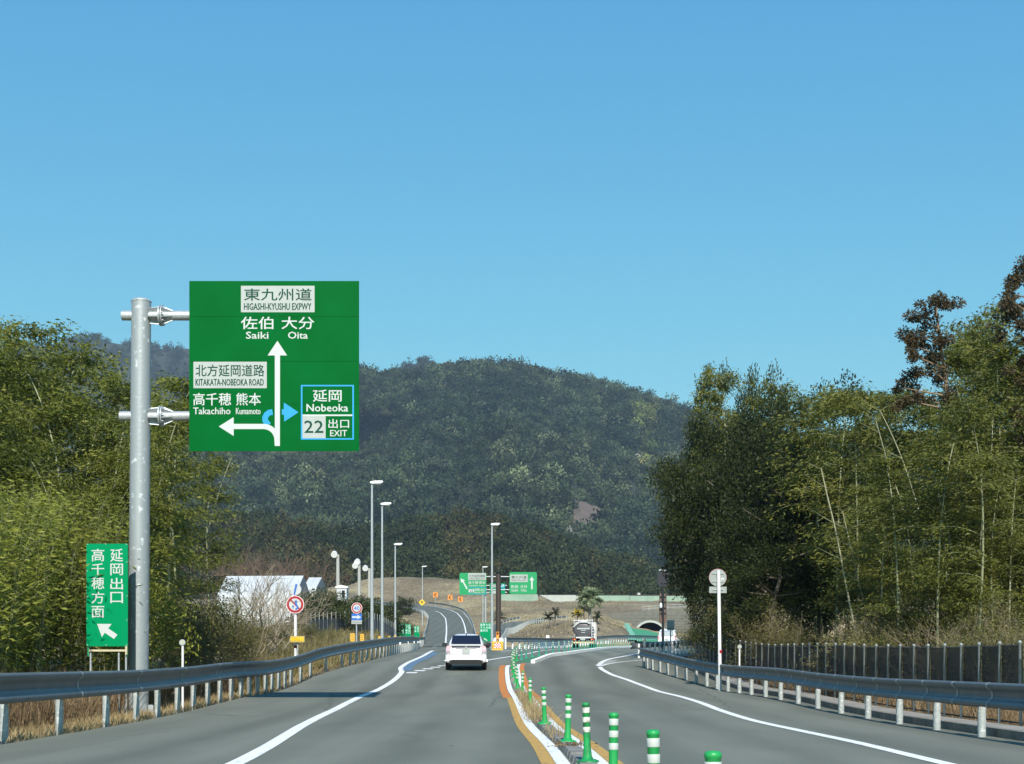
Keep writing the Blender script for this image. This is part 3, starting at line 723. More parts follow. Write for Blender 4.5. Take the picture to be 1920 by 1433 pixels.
# ------------------------------------------------------------------ the big cantilever guide sign
YS = 32.0; k = YS / F
base = at(259, 1343, YS); base.z = float(P(YS)) - .1
bs = thing('cantilever_guide_sign', 'huge square green expressway guide sign on a tall galvanised pole', 'road sign', base)
lx = lambda u, v, dy=0: at(u, v, YS) - base + Vector((0, dy, 0))
m = MB(); t0 = lx(265, 567); b0 = lx(258.5, 1343)
m.tube([b0 - Vector((0, 0, .3)), b0.lerp(t0, .5), t0], [.238, .230, .222], 28); m.build('pole', M_galvpole, bs)
m = MB(); m.lathe([(.225, 0), (.232, .01), (.232, .03), (.17, .075), (.02, .09)], 28, t0 - Vector((0, 0, .005))); m.build('pole_cap', M_galv, bs)
m = MB(); m.cyl(b0 + Vector((0, 0, .02)), .40, .05, 24)
for q in range(8):
    a = q*math.pi/4; m.box(b0 + Vector((math.cos(a)*.29, math.sin(a)*.29, .15)), (.14, .02, .22), rz=a)
m.build('base_plate', M_galv, bs)
for v, u0 in ((592, 229), (780.5, 225)):
    arm = MB(); L0 = lx(u0, v); L1 = lx(640, v)
    arm.tube([L0, lx(300, v)], .112, 18); arm.tube([lx(300, v), L1], .112, 18)
    ao = arm.build('arm', M_galv, bs)
    m = MB(); c = lx(301, v)
    m.cyl(c, .235, .035, 24, 'X'); m.cyl(c + Vector((.05, 0, 0)), .235, .03, 24, 'X'); m.build('flange', M_galv, ao)
    for q in range(6):
        a = q*math.pi/3 + .3; d = Vector((0, math.cos(a), math.sin(a))); e = Vector((0, -math.sin(a), math.cos(a))) * .008
        for s_, x0, x1 in ((1, .07, .30), (-1, -.02, -.26)):
            p0 = c + Vector((x0, 0, 0)); p1 = c + Vector((x1, 0, 0)); m = MB()
            quad = [p0 + d*.11, p0 + d*.225, p1 + d*(.118 if s_ > 0 else .20), p1 + d*.108]
            m.add([q_ + e for q_ in quad] + [q_ - e for q_ in quad], [(0,1,2,3),(7,6,5,4),(0,4,5,1),(1,5,6,2),(2,6,7,3),(3,7,4,0)]); m.build('rib', M_galv, ao)
        m = MB(); m.cyl(c + Vector((.075, 0, 0)) + d.cross(Vector((1, 0, 0)))*.0 + Vector((0, math.cos(a+.5)*.185, math.sin(a+.5)*.185)), .020, .05, 6, 'X'); m.build('bolt', M_galv, ao)
# board: four aluminium panels stacked, with the joints showing
oy = -.30; kf_ = (YS + oy) / F; kk = kf_ * 350 / 1433; fx = Face(bs, (base.x/kf_ + 960 - 340) * 1433/350, (VH - (base.z - EYE)/kf_ - 510) * 1433/350, kk, oy)
for a, b in ((70, 344), (346, 686), (688, 1014), (1016, 1375)):
    m = MB(); m.prism([(fx.X(61), fx.Z(b)), (fx.X(1364), fx.Z(b)), (fx.X(1364), fx.Z(a)), (fx.X(61), fx.Z(a))], oy, oy + .03); m.build('board_panel', M_signgreen, bs)
m = MB()
for xx_ in (200, 480, 760, 1040, 1250): m.box((fx.X(xx_), oy + .07, fx.Z(722)), (.09, .07, fx.Z(80) - fx.Z(1365)))
m.build('board_stiffener', M_alu, bs)
W_ = M_letterwhite; B_ = .016
pl = fx.rect(458, 107, 1023, 310, M_signwhite, 'name_plate')
fx.text('東九州道', 482, 128, 1000, 220, M_lettergreen, .013, 2); fx.text('HIGASHI-KYUSHU EXPWY', 482, 241, 998, 292, M_lettergreen, .03, 2)
fx.text('佐伯', 458, 345, 706, 440, W_, B_); fx.text('大分', 770, 345, 1020, 440, W_, B_)
fx.text('Saiki', 497, 460, 668, 513, W_, .03); fx.text('Oita', 820, 460, 970, 513, W_, .03)
fx.rect(93, 690, 656, 893, M_signwhite, 'name_plate')
fx.text('北方延岡道路', 110, 712, 637, 803, M_lettergreen, .012, 2); fx.text('KITAKATA-NOBEOKA ROAD', 110, 822, 633, 873, M_lettergreen, .03, 2)
fx.text('高千穂', 92, 930, 382, 1025, W_, B_); fx.text('熊本', 422, 930, 610, 1025, W_, B_)
fx.text('Takachiho', 92, 1042, 377, 1093, W_, .025); fx.text('Kumamoto', 420, 1045, 608, 1093, W_, .02)
fx.poly([(718, 1337), (757, 1337), (758, 642), (812, 642), (738, 530), (663, 642), (718, 642)], W_, 'straight_arrow', 2)
arc = [(402, 1187), (630, 1187)] + [(630 + 105*math.sin(t), 1292 - 105*math.cos(t)) for t in np.linspace(.15, 1.5, 9)] + [(736.5, 1330)]
strip(fx, arc, 40, W_, 'turn_arrow_stem', 1); fx.poly([(288, 1187), (402, 1260), (402, 1115)], W_, 'turn_arrow_head', 1)
barc = [(672, 1176), (655, 1160), (643, 1138), (643, 1118), (655, 1095), (675, 1080), (700, 1076)]
strip(fx, barc, 44, M_blue, 'loop_arrow', .4)
fx.poly([(772, 1097), (788, 1097), (790, 1150), (900, 1078), (787, 1003), (787, 1055), (772, 1055)], M_blue, 'loop_arrow_head', 1)
for r_ in ((918, 868, 1325, 879), (918, 1277, 1325, 1288), (918, 879, 930, 1277), (1313, 879, 1325, 1277)): fx.rect(*r_, M_blue, 'exit_frame_bar')
fx.text('延岡', 1010, 905, 1230, 997, W_, B_); fx.text('Nobeoka', 962, 1015, 1280, 1072, W_, .03)
fx.rect(930, 1095, 1313, 1107, W_, 'divider_bar'); fx.rect(930, 1107, 1108, 1277, M_signwhite, 'number_plate')
fx.text('22', 945, 1142, 1090, 1235, M_lettergreen, .02, 2); fx.text('出口', 1130, 1130, 1287, 1200, W_, B_); fx.text('EXIT', 1143, 1215, 1272, 1262, W_, .02)

# ------------------------------------------------------------------ tall narrow green sign left of the pole
YV = 31.0; base = at(201, 1290, YV); base.z = float(P(YV)) - .08; kv = YV / F
vs = thing('vertical_exit_sign', 'tall narrow green sign with two columns of kanji left of the pole', 'road sign', base)
fv = Face(vs, (base.x/kv + 960)*3.3104, (VH - (base.z - EYE)/kv - 1000)*3.3104, kv/3.3104, -.05)
m = MB(); m.prism([(fv.X(540), fv.Z(702)), (fv.X(797), fv.Z(702)), (fv.X(797), fv.Z(66)), (fv.X(540), fv.Z(66))], -.05, -.02); m.build('board', M_signteal, vs)
m = MB()
for x in (549, 789): m.box((fv.X(x), .01, (fv.Z(66)+fv.Z(760))/2 - .02), (.035, .045, fv.Z(66)-fv.Z(760)))
m.build('side_post', mat('post_green', (.01, .22, .09), .5), vs)
MB().box(((fv.X(555)+fv.X(783))/2, .0, fv.Z(728)), (fv.X(783)-fv.X(555), .06, .045)).build('cross_bar', M_wood, vs)
MB().box((fv.X(787), -.03, fv.Z(728)), (.045, .05, .19)).build('timber_stub', M_wood, vs)
for x in (560, 735, 780): MB().tube([(fv.X(x), .03, fv.Z(735)), (fv.X(x), .03, -.1)], .024, 8).build('stake', M_galv, vs)
for i, ch in enumerate('延岡出口'): fv.text(ch, 690, (98,190,278,366)[i], 767, (178,262,350,434)[i], W_, .014)
for i, ch in enumerate('高千穂方面'): fv.text(ch, 573, (98,188,273,362,453)[i], 651, (176,259,348,437,525)[i], W_, .014)
fv.poly([(607, 563), (637, 645), (655, 618), (712, 657), (733, 630), (676, 591), (697, 564)], W_, 'arrow')
for a, b in ((549, 70), (660, 68), (790, 70), (546, 235), (546, 395), (546, 530), (792, 180), (792, 390), (792, 540), (548, 694), (665, 694), (790, 694)):
    MB().cyl((fv.X(a), -.054, fv.Z(b)), .010, .012, 8, 'Y').build('rivet', M_letterwhite, vs)

# ------------------------------------------------------------------ pole signs along the left shoulder
def pole(parent, x, y, z0, z1, r, m, name='pole', n=12): return MB().tube([(x, y, z0), (x, y, z1)], r, n).build(name, m, parent)
Y1 = 62.0; b = at(554, 1238, Y1); b.z = Gs(b.x, Y1); k1 = Y1/F
ns = thing('no_overtaking_sign', 'red ringed no-overtaking roundel under a white disc on a white pole', 'road sign', b)
Z = lambda v, kk_, bb: (VH - v)*kk_ + EYE - bb.z
pole(ns, 0, 0, -.3, Z(1098, k1, b), .062, M_whitepole)
fs = Face(ns, (b.x/k1 + 960 - 520)*7.961, (VH - (b.z - EYE)/k1 - 1060)*7.961, k1/7.961, -.10)
m = MB(); m.disc((fs.X(280), -.09, fs.Z(362)), 82*fs.k, .02); t = m.build('end_of_limit_plate', M_letterwhite, ns)
fs.poly([(245, 438), (268, 444), (306, 288), (276, 281)], M_deepblue, 'blue_slash', 1)
r0 = fs.k
m = MB(); m.disc((fs.X(272), -.125, fs.Z(588)), 134*r0, .02); m.build('roundel', M_pink, ns)
m = MB(); m.disc((fs.X(272), -.130, fs.Z(588)), 124*r0, .004, ring=90*r0); m.build('red_ring', M_red, ns)
m = MB(); m.disc((fs.X(272), -.129, fs.Z(588)), 92*r0, .003); m.build('roundel_face', M_letterwhite, ns)
fs.y = -.13
strip(fs, [(208, 522), (336, 654)], 22, M_red, 'red_bar', 1)
strip(fs, [(275, 660), (305, 648), (310, 625), (295, 600), (283, 570), (285, 550)], 24, M_deepblue, 'arrow_stem', 2)
fs.poly([(258, 556), (312, 556), (286, 515)], M_deepblue, 'arrow_head', 2)
strip(fs, [(241, 650), (241, 615)], 14, M_deepblue, 'arrow_stem', 2); fs.poly([(224, 622), (260, 622), (241, 596)], M_deepblue, 'arrow_head', 2)
MB().tube([(0, 0, Z(1215.5, k1, b)), (0, 0, Z(1210.5, k1, b))], .068, 12).build('red_band', M_red, ns)
yb_ = thing('lane_lamp_box', 'yellow box with three round amber reflectors beside the white pole', 'reflector', b + Vector(((559-554)*k1 + .02, -.35, 0)))
pole(yb_, 0, .1, -.3, Z(1200, k1, b), .03, M_railpost)
m = MB(); m.box((0, 0, Z(1199, k1, b)), (27*k1, .10, 11.5*k1)); m.build('box', mat('dull_yellow_box', (.50, .38, .10), .5), yb_)
for dx in (-8, 0, 8): MB().cyl((dx*k1, -.055, Z(1199, k1, b)), 3.8*k1, .03, 16, 'Y').build('reflector_lens', mat('amber_lens', (.80, .50, .02), .3), yb_)

Y2 = 84.0; k2 = Y2/F; b = at(668.5, 1222, Y2); b.z = Gs(b.x, Y2)
sg = thing('speed_limit_sign', 'round 40 speed limit sign above a blue arrow plate', 'road sign', b)
pole(sg, 0, 0, -.3, Z(1133, k2, b), .045, M_galv)
f2 = Face(sg, (b.x/k2 + 960 - 500)*6.4, (VH - (b.z - EYE)/k2 - 1090)*6.4, k2/6.4, -.09)
m = MB(); m.disc((f2.X(1083), -.075, f2.Z(323)), 66*f2.k, .02); m.build('roundel', M_pink, sg)
m = MB(); m.disc((f2.X(1083), -.080, f2.Z(323)), 60*f2.k, .004, ring=45*f2.k); m.build('red_ring', M_red, sg)
m = MB(); m.disc((f2.X(1083), -.079, f2.Z(323)), 46*f2.k, .003); m.build('roundel_face', M_letterwhite, sg)
f2.text('40', 1050, 300, 1115, 348, M_deepblue, .012, 1)
m = MB(); m.prism([(f2.X(1020), f2.Z(468)), (f2.X(1144), f2.Z(468)), (f2.X(1144), f2.Z(392)), (f2.X(1020), f2.Z(392))], -.085, -.065); m.build('arrow_plate', M_deepblue, sg)
f2.poly([(1026, 442), (1090, 442), (1090, 459), (1137, 431), (1090, 403), (1090, 420), (1026, 420)], W_, 'arrow', 1)
m = MB(); m.prism([(f2.X(1020), f2.Z(514)), (f2.X(1144), f2.Z(514)), (f2.X(1144), f2.Z(470)), (f2.X(1020), f2.Z(470))], -.085, -.065); m.build('note_plate', M_signwhite, sg)
for q in range(5): f2.rect(1030 + q*22, 484, 1047 + q*22, 502, mat('note_grey', (.25, .26, .28), .6), 'note_character', 1)

def reflector_stick(u, v, Yr, label):
    b = at(u, v, Yr); zt = b.z; b.z = Gs(b.x, Yr)
    o = thing('roadside_delineator', label, 'delineator', b, group='round white roadside delineators')
    pole(o, 0, 0, -.2, zt - b.z + .02, .028, M_whitepole)
    m = MB(); m.disc((0, -.045, zt - b.z), .075, .03); m.build('reflector_head', M_galv, o)
    m = MB(); m.disc((0, -.052, zt - b.z), .058, .008); m.build('reflector', mat('lens_cream', (.42, .44, .36), .4), o)
reflector_stick(342.5, 1205, 33.5, 'round white delineator on a thin stick behind the left guardrail')
reflector_stick(1386.5, 1213, 48.5, 'round grey delineator on a thin stick before the netted fence')

# round sign seen from behind on the right
Y3 = 46.0; k3 = Y3/F; b = at(1350.5, 1250, Y3); b.z = float(P(Y3))
rs = thing('sign_seen_from_behind', 'grey back of a round sign and plate on a white pole by the fence', 'road sign', b)
MB().tube([(0, 0, -.2), (-.055, 0, Z(1070, k3, b))], .056, 12).build('pole', M_whitepole, rs)
MB().tube([(0, 0, Z(1225, k3, b)), (0, 0, Z(1219, k3, b))], .064, 12).build('red_band', M_red, rs)
m = MB(); m.disc((-4*k3, .07, Z(1083, k3, b)), 16.3*k3, .015, 36); d = m.build('round_plate', M_alu, rs)
MB().disc((-4*k3, .085, Z(1083, k3, b)), 16.8*k3, .004, 36).build('rim', M_red, d)
for v in (1075, 1090): MB().box((-4*k3, .055, Z(v, k3, b)), (22*k3, .03, .03)).build('mounting_bar', M_galv, rs)
m = MB(); x0, x1, z0, z1 = -20*k3, 12.5*k3, Z(1112, k3, b), Z(1100, k3, b); m.prism([(x0, z0), (x1, z0), (x1, z1), (x0, z1)], .07, .085); m.build('supplement_plate', M_alu, rs)
MB().box((-3.5*k3, .055, Z(1106, k3, b)), (20*k3, .03, .025)).build('mounting_bar', M_galv, rs)
MB().box((5*k3, .066, Z(1085.5, k3, b)), (6*k3, .006, 4*k3)).build('sticker', M_letterwhite, rs)
# ------------------------------------------------------------------ green delineator posts
def make_post(h=.66, worn=False, teal=False):
    t = bpy.data.objects.new('delineator_post', None); link(t)
    r = .040; mg = M_postworn if worn else (mat('delineator_teal', (.02, .27, .17), .5) if teal else M_post); mbd = M_bandworn if worn else M_band
    MB().lathe([(.125, 0), (.125, .018), (.09, .034), (.062, .040), (.058, .060), (r+.004, .066)], 20).build('base_flange', mg, t)
    MB().lathe([(.052, .055), (r, .17), (r, h-.035), (r+.004, h-.032), (r+.004, h-.012), (r-.008, h), (.002, h+.003)], 20).build('tube', mg, t)
    for z in (h-.082, h-.187, h-.296): MB().lathe([(r+.0025, z-.029), (r+.0035, z-.027), (r+.0035, z+.027), (r+.0025, z+.029)], 20).build('reflective_band', mbd, t)
    return t
A = make_post(); Bw = make_post(worn=True); Ct = make_post(h=.75, teal=True)
near = [(6.9, 'nearest green delineator post, only its capped top in view'), (9.1, 'second nearest green delineator post, its foot cut off by the frame'),
        (12.2, 'clean green delineator post between the scuffed post and the two nearest'), (15.3, 'scuffed green delineator post with worn bands on a round flange'),
        (19.2, 'green delineator post just behind the scuffed one, leaves at its foot'), (25, 'lone green delineator post beyond the leafy one and before the grass tufts'),
        (33.5, 'green delineator post standing among the dry grass tufts'), (40.5, 'green delineator post at the far end of the dry grass tufts')]
used = {}
def place_post(src, key, x, y, label, dz=.07, rz=0):
    if key in used: o = copy_tree(src)
    else: o = src; used[key] = 1
    o.location = (x, y, float(P(y)) + dz); o.rotation_euler = (R(rnd.uniform(-2.2, 2.2)), R(rnd.uniform(-2.4, 2.4)), rnd.uniform(0, 6))
    tag(o, label, 'delineator post', 'green delineator posts on the centre strip')
for y, lb in near:
    w = abs(y - 15.3) < .1
    place_post(Bw if w else A, 'w' if w else 'a', float(_mc(y)), y, lb)
for y in (46, 49.5, 53, 56, 59, 61.5, 64, 66.3):
    place_post(A, 'a', float(_mc(y)), y, 'green delineator post in the tight cluster where the centre strip bends')
pth = dense([(.35, 68, 0), (.75, 72, 0), (1.25, 75.5, 0), (2.1, 80, 0), (3.4, 87, 0), (4.7, 96, 0), (6.5, 110, 0), (8.6, 127, 0), (11, 142, 0), (14, 158, 0)], 2.3)
for p in pth:
    place_post(Ct, 'c', p.x - .1, p.y, 'teal delineator post in the far row along the white kerb', .0)

# ------------------------------------------------------------------ lighting columns
def lamp_column(u, vtop, Yl, label, zb=None, w=.09, head=.62, g='tall lighting columns'):
    kl = Yl/F; b = at(u, vtop, Yl); zt = b.z; b.z = Gs(b.x, Yl) if zb is None else zb
    o = thing('lighting_column', label, 'street lamp', b, group=g); h = zt - b.z
    MB().tube([(0, 0, -.3), (0, 0, h*.3), (0, 0, h - .05)], [w*1.25, w*1.05, w*.65], 12).build('column', M_galv, o)
    MB().tube([(0, 0, -.02), (0, 0, .35)], w*1.6, 12).build('column_base', M_galv, o)
    MB().tube([(0, 0, h - .12), (.10, 0, h - .02), (head*.5, -.03, h + .04)], w*.5, 8).build('bracket', M_galv, o)
    m = MB(); L = head
    prof = [(-.16*L, .02), (.05*L, -.04), (.85*L, -.03), (1.02*L, .04), (.95*L, .10), (.3*L, .13), (-.1*L, .10)]
    m.prism(prof, -.16, .16); hd = m.build('lamp_head', M_white, o); hd.location = (0, 0, h + .02); hd.rotation_euler = (0, R(-4), 0)
    m = MB(); m.box((.45*L, 0, h - .02), (.7*L, .26, .02)); m.build('lens', mat('lamp_lens', (.6, .62, .62), .15), o)
    return o
lamp_column(697.5, 907, 83, 'tallest lighting column, leftmost of the row on the left shoulder', head=.68)
lamp_column(716.5, 947, 97, 'second tallest lighting column just right of the tallest one', head=.66)
lamp_column(741, 1022, 130, 'shorter lighting column beside the three small green signs', head=.70)
lamp_column(792, 1063, 285, 'distant lighting column carrying the yellow diamond sign on the ramp', w=.11, head=.95)
lamp_column(922.5, 985, 109, 'tall lighting column beside the dark gantry post', zb=float(P(109)), head=.62)
lamp_column(905.5, 1064, 268, 'distant lighting column rising behind the left gantry board', w=.11, head=.95)
# stadium floodlight poles on the left
def floodpole(u, vt, Yl, label, arms):
    b = at(u, vt, Yl); zt = b.z; b.z = Gs(b.x, Yl); h = zt - b.z
    o = thing('floodlight_pole', label, 'floodlight', b, group='concrete floodlight poles'); kf = Yl/F
    MB().tube([(0, 0, -.3), (0, 0, h)], [.24, .17], 12).build('pole', mat('pole_concrete', (.36, .36, .33), .8), o)
    for dx, dz in arms:
        MB().tube([(0, 0, h + dz*kf - .1), (dx*kf*.6, -.1, h + dz*kf)], .045, 6).build('arm', M_galv, o)
        l = MB().tube([(dx*kf, -.45, h + dz*kf - .12), (dx*kf, -.1, h + dz*kf + .06), (dx*kf, .08, h + dz*kf + .12)], [.36, .30, .12], 14).build('lamp', M_white, o)
        l.name = 'lamp'
floodpole(633.5, 1040, 150, 'left concrete floodlight pole with one white lamp head above the hedge', [(-6, 1)])
floodpole(673.5, 1052, 165, 'middle concrete floodlight pole with two stacked white lamp heads', [(-3, -1), (-7, -8)])
floodpole(692.5, 1066, 170, 'right floodlight pole with one lamp head beside the tallest lighting column', [(-7, 1)])

# ------------------------------------------------------------------ twin gantry sign on a dark post
Y4 = 110.0; k4 = Y4/F; b = at(934.5, 1222, Y4); b.z = float(P(Y4))
gs = thing('twin_guide_sign', 'dark post carrying two green guide signs side by side', 'road sign', b)
m = MB(); m.tube([(0, 0, -.2), (0, 0, Z(1078, k4, b))], .205, 18); m.build('post', M_dark, gs)
MB().lathe([(.21, 0), (.21, .04), (.05, .1)], 18, (0, 0, Z(1078, k4, b))).build('post_cap', M_black, gs)
for v in (1081.5, 1106): MB().tube([(-50*k4, .02, Z(v, k4, b)), (50*k4, .02, Z(v, k4, b))], .045, 10).build('arm', M_galv, gs)
fg = Face(gs, (b.x/k4 + 960 - 840)*7.961, (VH - (b.z - EYE)/k4 - 1050)*7.961, k4/7.961, -.20)
def rboard(face, x0, y0, x1, y1, name, m, parent, r=22, rim=None):
    pts = []
    for cx_, cy_, a0 in ((x0+r, y1-r, 180), (x1-r, y1-r, 270), (x1-r, y0+r, 0), (x0+r, y0+r, 90)):
        for q in range(5):
            a = R(a0 + q*22.5); pts.append((face.X(cx_ + r*math.cos(a)), face.Z(cy_ - r*math.sin(a))))
    mm = MB(); mm.prism(pts, face.y, face.y + .05); return mm.build(name, m, parent)
M_g2 = mat('gantry_green', (.0, .27, .085), .45)
rboard(fg, 172, 197, 573, 522, 'board', M_g2, gs); rboard(fg, 918, 185, 1325, 510, 'board', M_g2, gs)
L4 = dict(layer=4)
fg.rect(303, 200, 566, 305, M_signwhite, 'name_plate', 3); fg.text('北方延岡道路', 316, 222, 552, 265, M_lettergreen, .0, 6); fg.text('KITAKATA-NOBEOKA ROAD', 316, 275, 548, 295, M_lettergreen, 0, 6)
fg.text('高千穂', 305, 322, 452, 362, W_, .02, 4); fg.text('熊本', 468, 322, 558, 362, W_, .02, 4); fg.text('Takachiho', 308, 374, 450, 396, W_, .02, 4); fg.text('Kumamoto', 468, 374, 558, 396, W_, .02, 4)
fg.rect(310, 440, 388, 488, W_, 'number_plate', 4); fg.text('22', 326, 447, 376, 482, M_lettergreen, .02, 7); fg.text('延岡', 395, 428, 470, 470, W_, .02, 4); fg.text('出口', 487, 430, 552, 470, W_, .02, 4)
fg.text('Nobeoka', 396, 478, 488, 500, W_, .02, 4); fg.text('EXIT', 502, 478, 545, 498, W_, .02, 4)
for r_ in ((305, 410, 568, 416), (305, 508, 568, 514), (562, 416, 568, 508)): fg.rect(*r_, M_blue, 'exit_frame_bar', 3)
fg.poly([(190, 278), (197, 345), (216, 331), (278, 441), (297, 430), (235, 320), (255, 308)], W_, 'diagonal_arrow', 3)
fg.rect(928, 222, 1188, 334, M_signwhite, 'name_plate', 3); fg.text('東九州道', 945, 238, 1172, 284, M_lettergreen, .0, 6); fg.text('HIGASHI-KYUSHU EXPWY', 945, 296, 1172, 316, M_lettergreen, 0, 6)
fg.text('佐伯', 938, 378, 1045, 426, W_, .02, 4); fg.text('大分', 1078, 376, 1182, 426, W_, .02, 4); fg.text('Saiki', 945, 440, 1045, 474, W_, .03, 4); fg.text('Oita', 1088, 440, 1172, 474, W_, .03, 4)
fg.poly([(1240, 440), (1263, 440), (1263, 308), (1287, 308), (1250, 253), (1215, 308), (1240, 308)], W_, 'straight_arrow', 3)
# smaller guide sign behind it, on its own pole
Y5 = 275.0; k5 = Y5/F; b = at(910.5, 1172, Y5); b.z = Gs(b.x, Y5)
g5 = thing('distant_guide_sign', 'small far green sign with blue arrow showing past the dark post', 'road sign', b)
MB().tube([(0, 0, -.3), (0, 0, Z(1092, k5, b))], .17, 12).build('post', M_galv, g5)
for v in (1098, 1111): MB().tube([(0, .02, Z(v, k5, b)), (40*k5, .02, Z(v, k5, b))], .10, 8).build('arm', M_galv, g5)
f5 = Face(g5, b.x/k5 + 960, VH - (b.z - EYE)/k5, k5, -.2)
m = MB(); m.prism([(f5.X(918), f5.Z(1114)), (f5.X(947), f5.Z(1114)), (f5.X(947), f5.Z(1094)), (f5.X(918), f5.Z(1094))], -.2, -.12); m.build('board', M_signteal, g5)
f5.rect(923, 1096, 930, 1102, M_alu, 'name_plate', 6); f5.rect(921, 1108, 930, 1113.5, M_signwhite, 'name_plate', 6); f5.rect(936, 1096, 946.5, 1103.5, mat('arrow_plate_blue', (.01, .28, .38), .4), 'arrow_plate', 5)
f5.poly([(938, 1102), (943, 1099), (944, 1100.5), (945.5, 1096.5), (941, 1096.5), (942, 1098), (937, 1101)], W_, 'arrow', 9)

# ------------------------------------------------------------------ crash cushions with warning lamps
def cushion(u, v, Yc, label, sc=1.0):
    p = at(u, v, Yc); p.z = max(Gs(p.x, Yc), float(P(Yc))) if Yc < 150 else Gs(p.x, Yc) + .1
    o = thing('crash_cushion', label, 'crash cushion', p, group='yellow crash cushions at the gores'); kc = sc * .0423
    MB().box((0, .3, .06), (1.05, .9, .12)).build('skid', M_yellow, o)
    for x in (-.30, .30): MB().lathe([(.24, .1), (.26, .15), (.26, .72), (.20, .78), (.02, .8)], 16, (x, .45, 0)).build('barrel', M_yellow, o)
    MB().lathe([(.23, .1), (.25, .15), (.25, .95), (.16, 1.08), (.02, 1.12)], 16, (-.2, .95, 0)).build('sand_barrel', M_white, o)
    MB().lathe([(.23, .1), (.25, .15), (.25, .95), (.16, 1.08), (.02, 1.12)], 16, (.33, .95, 0)).build('sand_barrel', M_white, o)
    q = MB().prism([(-.36, .14), (.36, .14), (.36, .72), (-.36, .72)], .12, .16).build('target_board', M_yellow, o)
    n = 5
    for i in range(n):
        for j in range(4):
            x0 = -.30 + i*.12; z0 = .18 + j*.12
            MB().prism([(x0, z0), (x0+.118, z0), (x0+.118, z0+.118), (x0, z0+.118)], .11, .118).build('check_square', M_red if (i+j) % 2 else M_white, q)
    MB().tube([(0, .45, .75), (0, .45, 1.0)], .05, 8).build('lamp_stalk', M_yellow, o)
    o.scale = (.78, .78, .85)
    m = MB(); m.prism([(-.15, .98), (.15, .98), (.12, 1.62), (-.12, 1.62)], .28, .5); l = m.build('lamp_housing', M_orange, o)
    MB().cyl((0, .26, 1.48), .10, .05, 16, 'Y').build('lens', mat('amber_dark_lens', (.10, .03, .01), .2), l)
    MB().cyl((0, .27, 1.14), .06, .03, 12, 'Y').build('badge', mat('badge_yellow', (.8, .6, .1), .4), l)
cushion(933, 1224, 103, 'yellow crash cushion with checked board and orange lamp at the dark post')
cushion(895, 1184, 205, 'far yellow crash cushion with checked board beside the ramp rail')

# ------------------------------------------------------------------ arrow boards, diamond sign, markers
for i, (u, v, lab) in enumerate(((816.5, 1115.5, 'leftmost orange chevron board on the brown slope'), (844, 1120.5, 'middle orange chevron board on the brown slope'), (863.5, 1124, 'rightmost orange chevron board nearest the green gantry board'))):
    Yc = 400 - i*11; p = at(u, v, Yc); kc = Yc/F; zt = p.z; p.z = Gs(p.x, Yc)
    o = thing('chevron_board', lab, 'road sign', p, group='orange chevron boards above the ramp bend'); h = zt - p.z; s = 4.3*kc
    MB().tube([(0, 0, -.3), (0, 0, h + s*.6)], .07, 8).build('post', M_galv, o)
    MB().prism([(-s, h - s*1.1), (s, h - s*1.1), (s, h + s*1.1), (-s, h + s*1.1)], -.16, -.10).build('board', M_orange, o)
    MB().prism([(-.7*s, h), (.05*s, h + .8*s), (.55*s, h + .8*s), (-.15*s, h), (.55*s, h - .8*s), (.05*s, h - .8*s)], -.20, -.17).build('chevron', M_black, o)
p = at(791.5, 1130, 284); kc = 284/F; b = at(792, 1130, 285)
o = thing('diamond_warning_sign', 'yellow diamond warning sign on the ramp lighting column', 'road sign', Vector((p.x, p.y - .3, p.z)))
s = 6.3*kc; MB().prism([(0, -s), (s, 0), (0, s), (-s, 0)], -.05, 0).build('diamond', mat('diamond_yellow', (.70, .48, .02), .5), o)
MB().prism([(-.12*s, -.3*s), (.12*s, -.3*s), (.12*s, .05*s), (.4*s, .05*s), (-.05*s, .45*s), (-.45*s, .05*s), (-.12*s, .05*s)], -.09, -.06).build('symbol', M_black, o)
marks = [(661, 1195.5, 82, 8, 15), (679, 1195.5, 88, 7, 13), (698.5, 1196.5, 95, 5.5, 10), (712, 1198, 101, 5, 9.5), (728.5, 1197, 107, 5, 9), (741, 1197, 113, 5, 9), (750.5, 1197, 120, 4, 8), (759, 1198, 126, 3.5, 7)]
names = ['largest yellow marker plate, left of the 40 sign pole', 'yellow marker plate just right of the 40 sign pole', 'yellow marker plate in front of the tallest lighting column', 'yellow marker plate between the two tallest lighting columns',
         'yellow marker plate right of the second tallest lighting column', 'yellow marker plate at the foot of the shorter lighting column', 'yellow marker plate below the first small green sign', 'smallest yellow marker plate below the small green signs']
for (u, v, Ym, w, h), lb in zip(marks, names):
    p = at(u, v, Ym); zt = p.z; p.z = Gs(p.x, Ym); km = Ym/F
    o = thing('yellow_marker', lb, 'marker', p, group='yellow marker plates along the left shoulder')
    MB().tube([(0, .04, -.2), (0, .04, zt - p.z)], .035, 8).build('stake', M_galv, o)
    z0 = zt - p.z; MB().box((0, 0, z0), (w*km, .04, h*km)).build('plate', M_yellow, o)
    for dz in (-.28, 0, .28): MB().box((0, -.024, z0 + dz*h*km), (w*km*.62, .008, h*km*.12)).build('stripe', mat('marker_stripe', (.45, .22, .02), .5), o)
